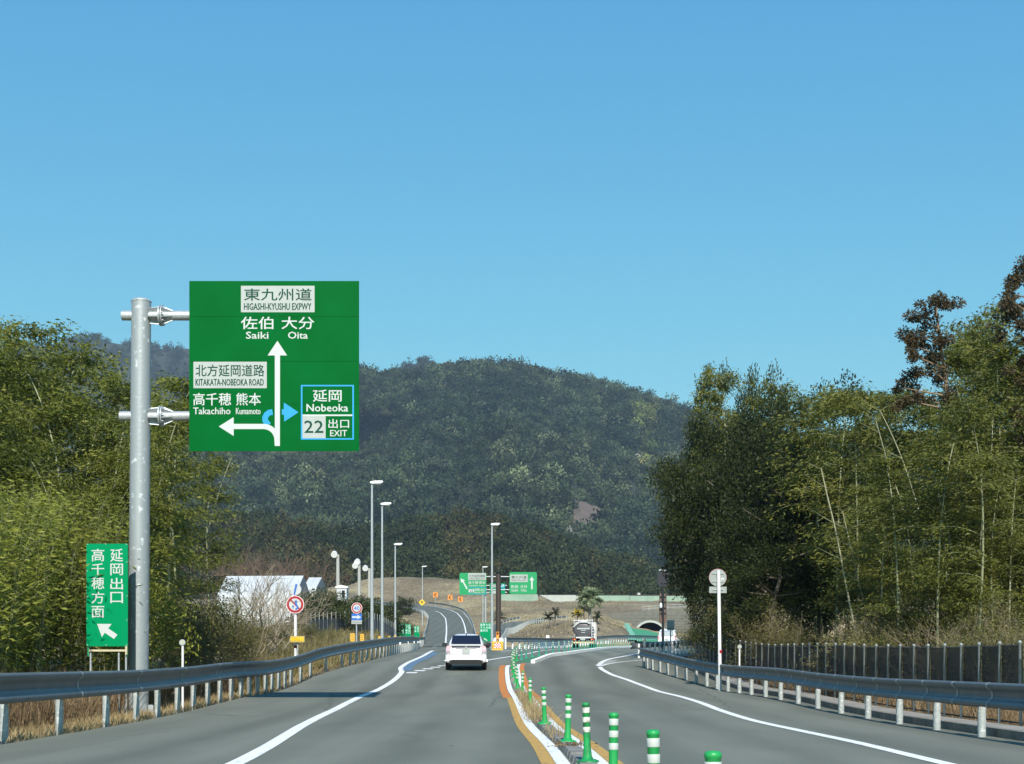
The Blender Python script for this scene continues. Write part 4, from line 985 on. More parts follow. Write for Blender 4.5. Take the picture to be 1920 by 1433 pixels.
def small_green(u0, u1, v0, v1, Yg, cols, label, arrow=True):
    kg = Yg/F; p = at((u0+u1)/2, v1, Yg); zb = p.z; p.z = Gs(p.x, Yg) if Yg > 60 else p.z
    p.z = min(p.z, zb - .1)
    o = thing('small_exit_sign', label, 'road sign', p, group='small vertical green exit signs'); w, h = (u1-u0)*kg, (v1-v0)*kg; z0 = zb - p.z
    for x in (-w*.42, w*.42): MB().tube([(x, .04, -.3), (x, .04, z0 + h)], .03, 6).build('post', M_galv, o)
    MB().prism([(-w/2, z0), (w/2, z0), (w/2, z0 + h), (-w/2, z0 + h)], -.03, .0).build('board', M_signteal, o)
    for i, col in enumerate(cols):
        cx_ = w/2 - (i + .5) * w/len(cols)
        for j, ch in enumerate(col):
            zz = z0 + h*(.96 - j*.155); hw = min(w/len(cols)*.40, h*.065)
            glyphs(ch, (cx_ - hw, zz - h*.13, cx_ + hw, zz), M_letterlight, o, -.045, 'lettering', .02)
    MB().prism([(-.16*w, z0 + .17*h), (.06*w, z0 + .165*h), (.0, z0 + .14*h), (.2*w, z0 + .06*h), (.12*w, z0 + .03*h), (-.08*w, z0 + .11*h), (-.12*w, z0 + .09*h)], -.045, -.035).build('arrow', W_, o)
small_green(745.5, 757.5, 1168.5, 1199, 140, ['延岡出口', '高千穂方'], 'leftmost small green sign by the shorter lighting column')
small_green(759.5, 770.5, 1170.5, 1199, 143, ['延岡出口', '高千穂方'], 'middle small green sign overlapped by a dark cycad')
small_green(776.5, 786.5, 1174, 1198, 150, ['延岡出', '高千穂'], 'rightmost small green sign standing alone on the tan bank')
small_green(900, 920.5, 1168, 1203, 140, ['佐伯', '大分方', '東九州', '高千穂'], 'green four-column sign between the white car and the lighting column')

# ------------------------------------------------------------------ dark lattice mast and plates near the van
Y6 = 98.0; k6 = Y6/F; b = at(1243, 1224, Y6); b.z = float(P(Y6))
ms = thing('signal_mast', 'dark mast with a ladder frame and a black cabinet on top', 'mast', b)
MB().tube([(0, 0, -.2), (0, 0, Z(1072, k6, b))], [.10, .08], 12).build('pole', M_black, ms)
MB().box((0, .02, Z(1163, k6, b)), (12.5*k6, .12, 10*k6)).build('lower_plate', mat('rust_brown', (.13, .07, .05), .7), ms)
m = MB()
for x in (-6, 6): m.box((x*k6, .05, Z(1137, k6, b)), (1.5*k6, .06, 56*k6))
m.build('ladder_stile', M_dark, ms)
for v in (1119, 1129, 1140, 1150): MB().box((0, .05, Z(v, k6, b)), (12*k6, .05, 1.6*k6)).build('rung', M_black, ms)
MB().box((0, .12, Z(1136, k6, b)), (10.5*k6, .03, 46*k6)).build('back_panel', mat('brown_grey_panel', (.15, .115, .095), .8), ms)
m = MB(); m.prism([(-11*k6, Z(1094, k6, b)), (-7*k6, Z(1100, k6, b)), (6*k6, Z(1100, k6, b)), (11*k6, Z(1092, k6, b)), (11*k6, Z(1072, k6, b)), (-8*k6, Z(1072, k6, b)), (-11*k6, Z(1080, k6, b))], -.15, .30); m.build('cabinet', mat('cabinet_black', (.012, .014, .022), .5), ms)
MB().box((0, .05, Z(1069.5, k6, b)), (15*k6, .5, 1.6*k6)).build('cap_plate', M_white, ms)
MB().lathe([(.02, 0), (.09, .04), (.10, .18), (.07, .34), (.02, .40)], 12, (-4.2*k6, -.12, Z(1141, k6, b))).build('white_lamp', M_white, ms)
def plate_sign(u, vt, vb, w, Yp, label, louvre=0, m_=None, two=False):
    p = at(u, vb, Yp); kp = Yp/F; zb = p.z; p.z = float(P(Yp)) if Yp < 180 else Gs(p.x, Yp); z0 = zb - p.z; h = (vb - vt)*kp
    o = thing('plate_sign', label, 'road sign', p)
    for x in ((-w*kp*.25, w*kp*.25) if two else (0,)): MB().tube([(x, .06, -.2), (x, .06, z0 + h*.9)], .045, 8).build('post', M_galv, o)
    MB().box((0, 0, z0 + h/2), (w*kp, .05, h)).build('plate', m_ or M_alu, o)
    for q in range(louvre): MB().box((0, -.03, z0 + h*(q + .7)/(louvre + .4)), (w*kp*.92, .02, h*.06)).build('stiffener_bar', M_galv if q else M_black, o)
    return o
plate_sign(1257.5, 1163, 1182, 13.5, 90, 'square grey sign back with stiffening bars right of the dark mast', 4)
plate_sign(1208, 1197, 1211, 6, 74, 'small pale sign back on a stick left of the white van', 2, mat('pale_grey_green', (.50, .54, .46), .6))
plate_sign(1301, 1197.5, 1203.5, 15.5, 80, 'white low plate on two posts at the end of the netted fence', 0, M_white, True)
plate_sign(1027, 1191.5, 1197, 6, 172, 'small white plate on the turf island below the cycads', 0, M_white)
plate_sign(1143, 1191.5, 1196, 6, 180, 'small white plate on the turf island right of the tanker truck', 0, M_white)

# ------------------------------------------------------------------ vehicles
def loft(name, secs, m, parent, close=True):     # secs: list of closed rings of points
    b = MB(); n = len(secs[0])
    vs = [p for s in secs for p in s]; fs = []
    for i in range(len(secs)-1):
        for j in range(n): fs.append((i*n+j, (i+1)*n+j, (i+1)*n+(j+1) % n, i*n+(j+1) % n))
    b.add(vs, fs, True); b.add(secs[0], [tuple(range(n))]); b.add(secs[-1], [tuple(range(n))[::-1]])
    o = b.build(name, m, parent); bm = bmesh.new(); bm.from_mesh(o.data); bmesh.ops.recalc_face_normals(bm, faces=bm.faces); bm.to_mesh(o.data); bm.free(); return o
def ring(y, w, z0, z1, p=4.0, n=28, tumble=0):     # superellipse section across the car, narrower at the top by tumble
    out = []
    for j in range(n):
        a = 2*math.pi*j/n; c, s = math.cos(a), math.sin(a)
        x = math.copysign(abs(c)**(2/p), c)*w; z = math.copysign(abs(s)**(2/p), s)
        zz = (z0+z1)/2 + z*(z1-z0)/2; out.append(Vector((x*(1 - tumble*max(0, z)), y, zz)))
    return out
def wheel(parent, x, y, r, w):
    o = MB().tube([(x-w/2, y, r), (x-w/2+.03, y, r), (x+w/2-.03, y, r), (x+w/2, y, r)], [r*.92, r, r, r*.92], 24).build('wheel', M_tyre, parent)
    MB().cyl((x + (w/2+.003)*(1 if x > 0 else -1), y, r), r*.62, .02, 18, 'X').build('rim', M_chrome, o)
def hatchback(b, rz, label):
    c = thing('white_hatchback', label, 'car', b, rz)
    secs = [ring(-.02, .74, .52, .86, 5), ring(.05, .82, .30, .98, 5), ring(.25, .865, .24, 1.06, 5), ring(.9, .872, .22, 1.0, 4.5), ring(1.6, .872, .21, .97, 4.5), ring(2.6, .872, .21, .95, 4.5), ring(3.3, .865, .22, .90, 4.5), ring(4.0, .80, .25, .78, 4), ring(4.35, .66, .32, .62, 4)]
    loft('body', secs, M_carwhite, c)
    loft('cabin', [ring(.20, .70, .90, 1.08, 4, tumble=.05), ring(.45, .74, .85, 1.25, 4, tumble=.12), ring(.95, .735, .85, 1.43, 4, tumble=.17), ring(1.5, .73, .85, 1.49, 4, tumble=.19), ring(2.2, .73, .85, 1.48, 4, tumble=.19), ring(2.9, .74, .85, 1.25, 4, tumble=.12), ring(3.45, .72, .80, .93, 4)], M_carwhite, c)
    def quad(name, pts, m, parent=c, t=.02):
        bb = MB(); pts = [Vector(p) for p in pts]; nrm = (pts[1]-pts[0]).cross(pts[2]-pts[0]).normalized()*t
        n_ = len(pts); bb.add(pts + [p - nrm for p in pts], [tuple(range(n_)), tuple(range(2*n_-1, n_-1, -1))] + [(j, j+n_, (j+1) % n_ + n_, (j+1) % n_) for j in range(n_)]); return bb.build(name, m, parent)
    quad('rear_window', [(-.63, .15, 1.10), (.63, .15, 1.10), (.57, .66, 1.44), (-.57, .66, 1.44)], M_glass)
    quad('lower_rear_window', [(-.60, -.005, .965), (.60, -.005, .965), (.62, .13, 1.035), (-.62, .13, 1.035)], M_glass)
    MB().box((0, .15, 1.055), (1.34, .12, .035), rx=R(12)).build('rear_spoiler', M_carwhite, c)
    for s in (-1, 1):
        quad('tail_lamp', [(s*.62, .07, 1.02), (s*.80, .16, .99), (s*.83, .045, .80), (s*.66, -.03, .78)][::s], mat('tail_lamp_clear', (.75, .42, .44), .15), t=.03)
        quad('lamp_lens', [(s*.64, -.035, .80), (s*.82, .03, .82), (s*.82, .02, .70), (s*.66, -.045, .69)][::s], mat('tail_lamp_smoke', (.40, .36, .40), .2), t=.02)
        quad('side_window', [(s*.742, .75, 1.0), (s*.742, 2.75, .99), (s*.665, 2.2, 1.40), (s*.655, 1.0, 1.37)][::-s], M_glass, t=.015)
        mr = MB().box((s*.97, 2.55, 1.0), (.20, .12, .14)).build('mirror', M_black, c); MB().box((s*.90, 2.58, .95), (.12, .05, .04)).build('mirror_arm', M_black, mr)
        MB().box((s*.62, -.045, .44), (.10, .03, .09)).build('rear_reflector', M_lampred, c)
        for y in (.75, 3.45): wheel(c, s*.765, y, .315, .205)
    loft('rear_bumper', [ring(-.07, .70, .34, .66, 6), ring(-.04, .80, .30, .68, 6), ring(.15, .868, .28, .70, 6)], M_carwhite, c)
    MB().prism([(-.72, .40), (-.62, .23), (.62, .23), (.72, .40), (.55, .44), (-.55, .44)], -.085, .2).build('bumper_skirt', M_black, c)
    MB().box((0, 2.2, .23), (1.5, 3.6, .06)).build('underbody', M_black, c)
    pl = MB().box((0, -.055, .80), (.34, .012, .17)).build('number_plate', M_signwhite, c)
    MB().box((0, -.03, .905), (.9, .02, .03)).build('plate_trim', M_chrome, c); MB().cyl((0, -.01, .945), .05, .015, 16, 'Y').build('badge', M_chrome, c)
    for s in (-1, 1): MB().box((s*.70, -.028, .62), (.012, .02, .36)).build('panel_gap', M_black, c)
    MB().box((0, -.075, .66), (1.38, .012, .012)).build('panel_gap', M_black, c)
    MB().tube([(0, 1.0, 1.45), (0, .93, 1.52), (0, .86, 1.53)], [.025, .02, .008], 8).build('roof_antenna', M_black, c)
    return c
hatchback((-1.93, 58.2, float(P(59.5)) + .004), R(1.2), 'white hatchback driving away ahead in the lane')
bpy.data.objects['white_hatchback'].rotation_euler = (R(2.4), 0, R(1.2)); bpy.data.objects['white_hatchback'].location.z = float(P(58.9))

def tanker(b, rz, label):
    c = thing('tanker_truck', label, 'truck', b, rz)
    M_tank = mat('tank_charcoal', (.075, .072, .078), .45); M_tankside = mat('tank_steel', (.55, .57, .58), .3, .6)
    n = 30; rr = lambda y, s: [Vector((1.02*s*math.cos(2*math.pi*j/n), y, 1.80 + .80*s*math.sin(2*math.pi*j/n))) for j in range(n)]
    tk = loft('tank', [rr(.28, .55), rr(.20, .9), rr(.28, .985), rr(.40, 1.0), rr(3.0, 1.0), rr(6.2, 1.0), rr(6.4, .9)], M_tank, c)
    loft('end_shell', [rr(.17, .02), rr(.19, .6), rr(.245, .92), rr(.30, .985)], M_tank, tk)
    for y in (.6, 2.4, 4.2): MB().box((0, y, 1.8), (1.0, .06, 1.64)).build('tank_band', M_tankside, tk)
    for k_, (x0, z0, x1, z1) in enumerate([(-.62 + q*.16, 2.07, -.49 + q*.16, 2.22) for q in range(8)] + [(-.25 + q*.13, 1.92, -.15 + q*.13, 1.99) for q in range(4)] + [(-.2 + q*.1, 1.72, -.12 + q*.1, 1.79) for q in range(4)]):
        MB().prism([(x0, z0 - .2), (x1, z0 - .2), (x1, z1 - .2), (x0, z1 - .2)], .10, .16).build('tank_lettering', M_letterwhite, tk)
    MB().box((0, 2.9, 2.66), (.8, 5.0, .10)).build('walkway', M_white, c)
    m = MB()
    for x in (-.95, -.5, 0, .45, .9): m.tube([(x, .5, 2.6 - abs(x)*.2), (x, .5, 2.92)], .025, 6)
    m.tube([(-1.0, .5, 2.78), (.95, .5, 2.82)], .03, 6); m.tube([(-.4, .8, 2.85), (-.4, 5, 2.85)], .025, 6); m.tube([(.4, .8, 2.85), (.4, 5, 2.85)], .025, 6)
    m.build('handrail', M_whitepole, c)
    MB().lathe([(.3, 0), (.3, .18), (.22, .22), (.02, .24)], 16, (.0, 2.2, 2.62)).build('manhole', M_white, c)
    MB().prism([(-1.05, 2.15), (-.85, 2.40), (-.4, 2.68), (.4, 2.68), (.75, 2.48), (.62, 2.40), (.35, 2.55), (-.35, 2.55), (-.75, 2.28), (-.92, 2.1)], .05, .20).build('rear_hood', mat('hood_grey', (.42, .43, .42), .5), c)
    m = MB()
    for x in (.86, 1.10): m.tube([(x, .1, .95), (x, .1, 2.5), (x - .2, .5, 2.7)], .03, 6)
    for z in np.arange(1.1, 2.5, .28): m.tube([(.86, .1, z), (1.10, .1, z)], .022, 6)
    m.build('ladder', M_whitepole, c)
    MB().tube([(.45, .12, 2.35), (.7, .10, 2.5), (.85, .12, 2.35)], .05, 8).build('hose', M_black, c)
    MB().box((0, 3.2, .92), (.9, 6.4, .22)).build('chassis', M_black, c)
    rb = MB().box((0, .02, .60), (2.36, .10, .20)).build('rear_bumper', mat('bumper_brown', (.16, .06, .03), .5), c)
    MB().box((0, -.04, .52), (2.0, .02, .12)).build('reflective_strip', mat('reflector_yellow', (.85, .70, .30), .4), rb)
    for s in (-1, 1):
        l = MB().box((s*.92, -.02, .84), (.36, .10, .14)).build('tail_lamp', M_lampred, c); MB().box((s*.86, -.075, .86), (.12, .02, .12)).build('indicator', M_orange, l)
        MB().box((s*.85, .55, .42), (.6, .03, .6)).build('mud_flap', M_black, c)
    MB().box((-.05, -.04, .92), (.5, .03, .26)).build('number_plate', M_signwhite, c)
    MB().box((0, .1, 1.04), (1.5, .3, .12)).build('valve_box', M_white, c)
    cab = loft('cab', [[Vector((x, y_, z)) for x, z in ((-1.17, .75), (1.17, .75), (1.17, 2.45), (1.05, 2.8), (-1.05, 2.8), (-1.17, 2.45))] for y_ in (6.7, 8.5)], mat('cab_cream', (.50, .49, .45), .5), c)
    for s in (-1, 1):
        mr = MB().box((s*1.36, 8.3, 2.05), (.16, .08, .42)).build('mirror', M_black, c)
        for y in (1.3, 2.6, 7.7):
            wheel(c, s*1.0, y, .5, .28)
            if y < 5: wheel(c, s*.68, y, .5, .28)
    return c
tanker((7.25, 141, float(P(142))), R(-5), 'tanker truck with round charcoal tank end on the main road')
def van(b, rz, label):
    c = thing('white_van', label, 'van', b, rz)
    loft('body', [ring(0, .80, .38, 1.00, 6), ring(.06, .85, .3, 1.04, 6), ring(.5, .865, .26, 1.06, 6), ring(3.2, .865, .26, 1.04, 6), ring(3.9, .80, .3, .95, 5), ring(4.15, .68, .36, .8, 5)], M_carwhite, c)
    loft('cabin', [ring(.03, .76, .95, 1.45, 6, tumble=.1), ring(.2, .79, .9, 1.72, 6, tumble=.12), ring(.8, .79, .9, 1.80, 6, tumble=.13), ring(2.2, .79, .9, 1.78, 6, tumble=.13), ring(3.1, .77, .9, 1.3, 5, tumble=.1), ring(3.5, .74, .85, 1.02, 5)], M_carwhite, c)
    MB().prism([(-.62, 1.14), (.62, 1.14), (.58, 1.58), (-.58, 1.58)], -.01, .10).build('rear_window', mat('van_glass', (.42, .47, .50), .08), c)
    MB().box((0, .0, 1.70), (1.2, .12, .05)).build('rear_spoiler', M_carwhite, c)
    for s in (-1, 1):
        l = MB().box((s*.79, .02, .98), (.10, .08, .42)).build('tail_lamp', mat('van_lamp', (.5, .2, .2), .2), c)
        MB().prism([(.9, 1.06), (2.9, 1.06), (2.5, 1.55), (1.0, 1.6)], -.01, .01).build('side_window', M_glass, c)
        o = c.children[-1] if False else bpy.data.objects[[q.name for q in bpy.data.objects if q.parent is c and q.name.startswith('side_window')][-1]]
        o.rotation_euler = (0, 0, R(90)); o.location = (s*.785, 0, 0)
        MB().box((s*1.0, 3.1, 1.12), (.18, .10, .16)).build('mirror', M_white, c)
        for y in (.75, 3.3): wheel(c, s*.75, y, .31, .2)
    MB().box((0, -.03, .82), (.34, .02, .17)).build('number_plate', M_signwhite, c)
    MB().box((0, -.04, .42), (1.5, .08, .16)).build('rear_bumper', mat('van_bumper', (.62, .63, .64), .4), c)
    return c
van((14.3, 128, float(P(129))), R(-12), 'white van passing behind the dark mast near the tunnel road')
# ------------------------------------------------------------------ tunnel, walls, upper road, buildings
M_wall = mat('retaining_wall_blocks', (.115, .112, .092), .9, 0, (.17, .165, .14), 1.0, .6, .3, 3)
M_wallp = mat('pale_concrete', (.36, .38, .35), .85, 0, (.46, .48, .44), .6, .6)
YT = 330.0; kt = YT/F
tn = thing('tunnel_portal', 'arched tunnel mouth in a dark grey retaining wall', 'tunnel', Vector((at(1219, 1200, YT).x, YT, at(0, 1200, YT).z)))
T0 = tn.location.copy()
def tp(u, v): p = at(u, v, YT) - T0; return (p.x, p.z)
cx_, cz_ = tp(1219, 1196); rA = 31.5*kt
arcp = [(cx_ + rA*math.cos(a), cz_ + rA*math.sin(a)) for a in np.linspace(math.pi, 0, 19)]
outl = [tp(1120, 1152), tp(1150, 1150.5), tp(1180, 1148), tp(1215, 1145), tp(1260, 1142), tp(1330, 1141)]
m = MB()        # wall with the arch opening: fan strips between arch and outline
top = [(x, np.interp(x, [p[0] for p in outl], [p[1] for p in outl])) for x in np.linspace(cx_ - rA, cx_ + rA, 19)]
for i in range(18): m.prism([arcp[i], arcp[i+1], top[i+1], top[i]], 0, 1.2)
for x0, x1 in ((outl[0][0], cx_ - rA), (cx_ + rA, outl[-1][0])):
    xs_ = np.linspace(x0, x1, 7)
    for i in range(6):
        za, zb = [np.interp(q, [p[0] for p in outl], [p[1] for p in outl]) for q in (xs_[i], xs_[i+1])]; m.prism([(xs_[i], -8), (xs_[i+1], -8), (xs_[i+1], zb), (xs_[i], za)], 0, 1.2)
m.build('portal_wall', M_wall, tn)
m = MB(); 
for i in range(18):
    a0, a1 = np.linspace(math.pi, 0, 19)[i:i+2]
    m.prism([(cx_ + r_*math.cos(a), cz_ + r_*math.sin(a)) for r_, a in ((rA - .35, a0), (rA - .35, a1), (rA + .15, a1), (rA + .15, a0))], -.35, .25)
m.build('arch_ring', M_wallp, tn)
m = MB(); vs_ = []; 
for y in (1.0, 45): vs_ += [(x, y, z) for x, z in arcp] + [(cx_ + rA, y, cz_ - 6), (cx_ - rA, y, cz_ - 6)]
n = 21; m.add(vs_, [(i, (i+1) % n, (i+1) % n + n, i + n) for i in range(n)] + [tuple(range(n, 2*n))]); m.build('tunnel_tube', M_concdark, tn)
# courses of blocks on the wall face (joints recessed between them)
k = 0
for v in np.arange(1150, 1200, 5.2):
    for u in np.arange(1122, 1328, 13):
        uu = u + (6.5 if k % 2 else 0); x0, z1 = tp(uu, v); x1, z0 = tp(uu + 12.4, v + 4.8)
        if z1 > np.interp((x0+x1)/2, [p[0] for p in outl], [p[1] for p in outl]) - .25: continue
        if any(math.hypot(x - cx_, z - cz_) < rA + .3 for x in (x0, x1, (x0+x1)/2) for z in (z0, z1)) or (abs((x0+x1)/2 - cx_) < rA + .5 and z1 < cz_): continue
        MB().box(((x0+x1)/2, -.02, (z0+z1)/2), (x1-x0, .14, z1-z0)).build('wall_block', M_wall, tn)
    k += 1
# pale railing above the portal
m0 = thing('portal_railing', 'thin pale railing along the top of the tunnel wall', 'railing', at(1215, 1145, YT + 1))
rp_ = [at(u, v, YT + 1.3) - m0.location for u, v in ((1205, 1146), (1215, 1145), (1260, 1142), (1310, 1141))]
rd = dense(rp_, 1.3)
for p in rd: MB().tube([p - Vector((0, 0, .2)), p + Vector((0, 0, 1.0))], .05, 6).build('baluster', M_galv, m0)
for dz in (.45, 1.0): MB().tube([p + Vector((0, 0, dz)) for p in rd], .045, 6).build('rail', M_galv, m0)
# green-surfaced slope in front of the tunnel
gx = []; gy = []
for y in np.arange(186, 329, 4):
    t = (y - 186) / 142; a = (np.interp(t, [0, .3, 1], [1186, 1183, 1174]) - 960)*y/F; b = (np.interp(t, [0, .4, 1], [1300, 1290, 1262]) - 960)*y/F
    gx.append(np.linspace(a, b, 12)); gy.append([y]*12)
gx = np.array(gx); gy = np.array(gy); M_greenslope = mat('green_shotcrete', (.035, .24, .11), .85, 0, (.055, .30, .15), .15, .6, .2, .8)
tag(grid_sheet('green_slope', gx, gy, G(gx, gy) + .35, M_greenslope), kind='structure')
m = MB(); pth = [(Vector((gx[i][0], gy[i][0], Gs(gx[i][0], gy[i][0]) + .3)), Vector((1, 0, 0))) for i in range(len(gx))]
m.sweep(pth, [(-.6, -.5), (-.6, .22), (.6, .22), (.6, -.5)]); o = m.build('slope_gutter', mat('pale_green_concrete', (.16, .42, .27), .85, 0, (.22, .48, .33), .4, .5), None); tag(o, 'pale green concrete gutter edging the green slope', 'gutter')
# upper road parapet on the hill
YU = 419.0; ku = YU/F
up = thing('upper_parapet', 'long pale green parapet of the road above the tunnel', 'parapet', at(1150, 1127, YU))
M_par = mat('parapet_green', (.20, .31, .23), .85, 0, (.31, .40, .32), .35, .5, .2, 2)
for u0, u1, vt, vb in ((940, 1008, 1114.5, 1124), (1121, 1180, 1117, 1128), (1181, 1240, 1117.5, 1128), (1241, 1330, 1118, 1128)):
    for q in np.arange(u0, u1, 11):
        a = at(q, vt, YU) - up.location; b = at(min(q + 10.9, u1), vb, YU) - up.location
        MB().box(((a.x+b.x)/2, 0, (a.z+b.z)/2 - .4), (b.x-a.x, .6, a.z-b.z + .8)).build('parapet_panel', M_par, up)
MB().box((0, .9, (at(0, 1116.5, YU) - up.location).z + .1), (at(1330, 0, YU).x - at(945, 0, YU).x, .3, .35)).build('coping_rail', M_black, up)
cw = thing('concrete_headwall', 'pale trapezoid concrete wall between the green parapets', 'wall', at(1060, 1128, YU - 3))
pz = [at(u, v, YU - 3) - cw.location for u, v in ((1012, 1116), (1118, 1116), (1098, 1129.5), (1040, 1129.5))]
MB().prism([(p.x, p.z) for p in pz][::-1], 0, .8).build('wall_face', M_wallp, cw)
uv = None
uv = thing('upper_road_vehicle', 'small white vehicle roof above the green parapet', 'car', at(1198, 1116.5, YU + 6))
uv.scale = (.5, .5, .36)
loft('body', [[Vector((x, y_, z)) for x, z in ((-.85, .2), (.85, .2), (.8, 1.6), (.6, 2.2), (-.6, 2.2), (-.8, 1.6))] for y_ in (0, 3.5)], M_white, uv)
MB().box((0, -.02, 1.75), (1.2, .03, .5)).build('rear_window', M_glass, uv)
for s in (-1, 1): MB().box((s*.7, -.03, 1.1), (.12, .03, .3)).build('tail_lamp', M_lampred, uv)
# white tent-like warehouses on the left
M_tent = mat('tent_white', (.52, .54, .55), .6, 0, (.45, .47, .49), .5, .6); M_tentend = mat('tent_grey', (.15, .17, .20), .7, 0, (.19, .21, .24), .4, .6)
def warehouse(u0, u1, vt, vb, Yw, depth, label, slant=1.5):
    a = at(u0, vt, Yw); b = at(u1, vb, Yw); o = thing('warehouse', label, 'building', Vector(((a.x+b.x)/2, Yw, Gs((a.x+b.x)/2, Yw)))); L = b.x - a.x; h = a.z - o.location.z; he = b.z - o.location.z
    # long side faces the road: curved roof rises towards the back
    prof = [(0, -1), (0, he), (depth*.06, he + (h-he)*.22), (depth*.28, he + (h-he)*.62), (depth*.48, h - .1), (depth*.5, h), (depth*.52, h - .1), (depth*.72, he + (h-he)*.62), (depth*.94, he + (h-he)*.22), (depth, he), (depth, -1)]
    n = len(prof); npan = max(2, int(L / 1.2)); xs_ = np.linspace(-L/2, L/2, npan + 1)
    for i in range(npan):
        m = MB(); g_ = .012
        m.add([(xs_[i] + g_, y, z) for y, z in prof] + [(xs_[i+1] - g_, y, z) for y, z in prof], [(j, j+n, j+n+1, j+1) for j in range(n-1)], False); m.build('roof_panel', M_tent, o)
    for s in (-1, 1):
        m = MB(); m.add([(s*(L/2 - .03), y, z - .03) for y, z in prof] , [tuple(range(n))[::s]]); m.build('gable_wall', M_tentend, o)
    d = MB().box((L/2, depth*.5, 1.2), (.06, 3.0, 3.4)).build('door', mat('shutter_grey', (.25, .27, .29), .6), o)
    o.rotation_euler = (0, 0, R(-4 * slant)); return o
warehouse(405, 556, 1076, 1120, 185, 9, 'large white tent warehouse behind bare branches, dark gable end', 1.2)
warehouse(568, 593, 1080, 1106, 215, 8, 'small white tent warehouse right of the large one', 1.2)
hs = thing('small_white_hut', 'tiny white hut at the foot of the left floodlight pole', 'building', Vector((at(641, 1120, 140).x, 140, at(0, 1124, 140).z)))
MB().box((0, .8, .55), (.95, 1.6, 1.3)).build('wall', M_tent, hs); MB().prism([(-.65, 1.15), (.6, 1.15), (.6, 1.3), (-.1, 1.45), (-.65, 1.3)], -.1, 1.8).build('roof', M_white, hs)
MB().box((.15, -.012, .5), (.3, .02, .8)).build('window', M_glass, hs)
# dark fence on the left bank
lf = thing('dark_bank_fence', 'low dark fence along the top of the left grass bank', 'fence', Vector((at(660, 0, 118).x, 118, 0)))
pts = [(u, v, Yf) for u, v, Yf in ((575, 1178, 104), (620, 1180, 110), (660, 1182, 115), (700, 1184, 121), (742, 1188, 132))]
fp3 = []
for u, v, Yf in pts: p = at(u, v, Yf); p.z = min(p.z, Gs(p.x, Yf) + .2); fp3.append(p)
fd = dense(fp3, 1.0); pv = None; M_darkpanel = mat('fence_dark_panel', (.030, .034, .040), .8, 0, (.055, .058, .062), 1.5, .5)
for p in fd:
    q = p - lf.location; MB().tube([q - Vector((0, 0, .3)), q + Vector((0, 0, 1.6))], .028, 6).build('fence_post', M_galv, lf)
    if pv is not None:
        m = MB(); d = (q - pv); a = math.atan2(d.y, d.x); c_ = (q + pv)/2; m.box(c_ + Vector((0, -.05, .5)), (d.length - .06, .03, 1.15), rz=a); m.build('fence_panel', M_darkpanel, lf)
    pv = q
# ------------------------------------------------------------------ vegetation
def seg_tubes(segs, n=4):            # list of (p0, p1, r0, r1) -> arrays of thin tubes
    V = []; Q = []; b = 0; ang = np.arange(n) * 2*np.pi/n
    for p0, p1, r0, r1 in segs:
        d = p1 - p0; d = d / (np.linalg.norm(d) + 1e-9); ref = np.array([0, 0, 1.]) if abs(d[2]) < .9 else np.array([1., 0, 0])
        a = np.cross(d, ref); a /= np.linalg.norm(a); c = np.cross(d, a)
        o = np.cos(ang)[:, None]*a + np.sin(ang)[:, None]*c
        V.append(p0 + o*r0); V.append(p1 + o*r1)
        for j in range(n): Q.append((b+j, b+(j+1) % n, b+n+(j+1) % n, b+n+j))
        b += 2*n
    return np.concatenate(V), np.array(Q)

def bamboo_proto(seed, lm, leafy=1.0, H=10.0):
    g = np.random.default_rng(seed); t = bpy.data.objects.new('bamboo', None); link(t)
    n = 26; zz = np.linspace(0, 1, n); bend = g.uniform(.6, 1.7); ba = g.uniform(0, 2*np.pi); s1 = g.uniform(-.25, .25)
    c = np.stack([np.cos(ba)*(bend*zz**3.2 + s1*zz), np.sin(ba)*(bend*zz**3.2 + s1*zz), H*(zz - .06*zz**5)], 1)
    r = .045*(1 - zz)**.7 + .006
    segs = [(c[i], c[i+1], r[i], r[i+1]*.97) for i in range(n-1)]
    nodes = [(c[i] - [0, 0, .015], c[i] + [0, 0, .015], r[i]*1.25, r[i]*1.25) for i in range(1, n-4)]
    br = []; lp = []; ld = []; ll = []
    nb = int(46*leafy)
    for k in range(nb):
        f = .22 + .78*g.random()**.8; i = f*(n-1); i0 = int(min(i, n-2)); p = c[i0] + (c[i0+1]-c[i0])*(i-i0)
        a = g.uniform(0, 2*np.pi); env = .35 + 1.0*np.sin(np.pi*min(1, (f-.12)*1.05))**.8
        L = g.uniform(.7, 1.25)*env*1.15; up = g.uniform(.15, .7)
        d = np.array([np.cos(a), np.sin(a), up]); d /= np.linalg.norm(d); m = 6; q = p.copy(); pts = [q.copy()]
        for s in range(m):
            q = q + d*L/m; d = d + np.array([0, 0, -.16]); d /= np.linalg.norm(d); pts.append(q.copy())
        for s in range(m): br.append((pts[s], pts[s+1], .009*(1 - s/m) + .002, .009*(1 - (s+1)/m) + .002))
        for s in range(1, m+1):
            for _ in range(int(g.integers(20, 30))):
                tw = g.normal(size=3)*.15*(.5 + s/m); tw[2] *= .6; b0 = pts[s] + tw
                out = np.array([np.cos(a), np.sin(a), 0])*.5 + g.normal(size=3)*.65; out[2] = -abs(g.normal())*.55 + .1
                lp.append(b0); ld.append(out); ll.append(g.uniform(.09, .20))
    V, Q = seg_tubes(segs + nodes, 7); o = np_mesh('culm', V, Q, M_culm, t, True)
    V, Q = seg_tubes(br, 3); np_mesh('branchlets', V, Q, M_culm, t)['kind'] = 'stuff'
    lp = np.array(lp); ld = np.array(ld); ll = np.array(ll)
    V, Q = leaf_arrays(lp, ld, ll, ll*.30, g); np_mesh('crown', V, Q, lm, t)
    t['H'] = H; return t
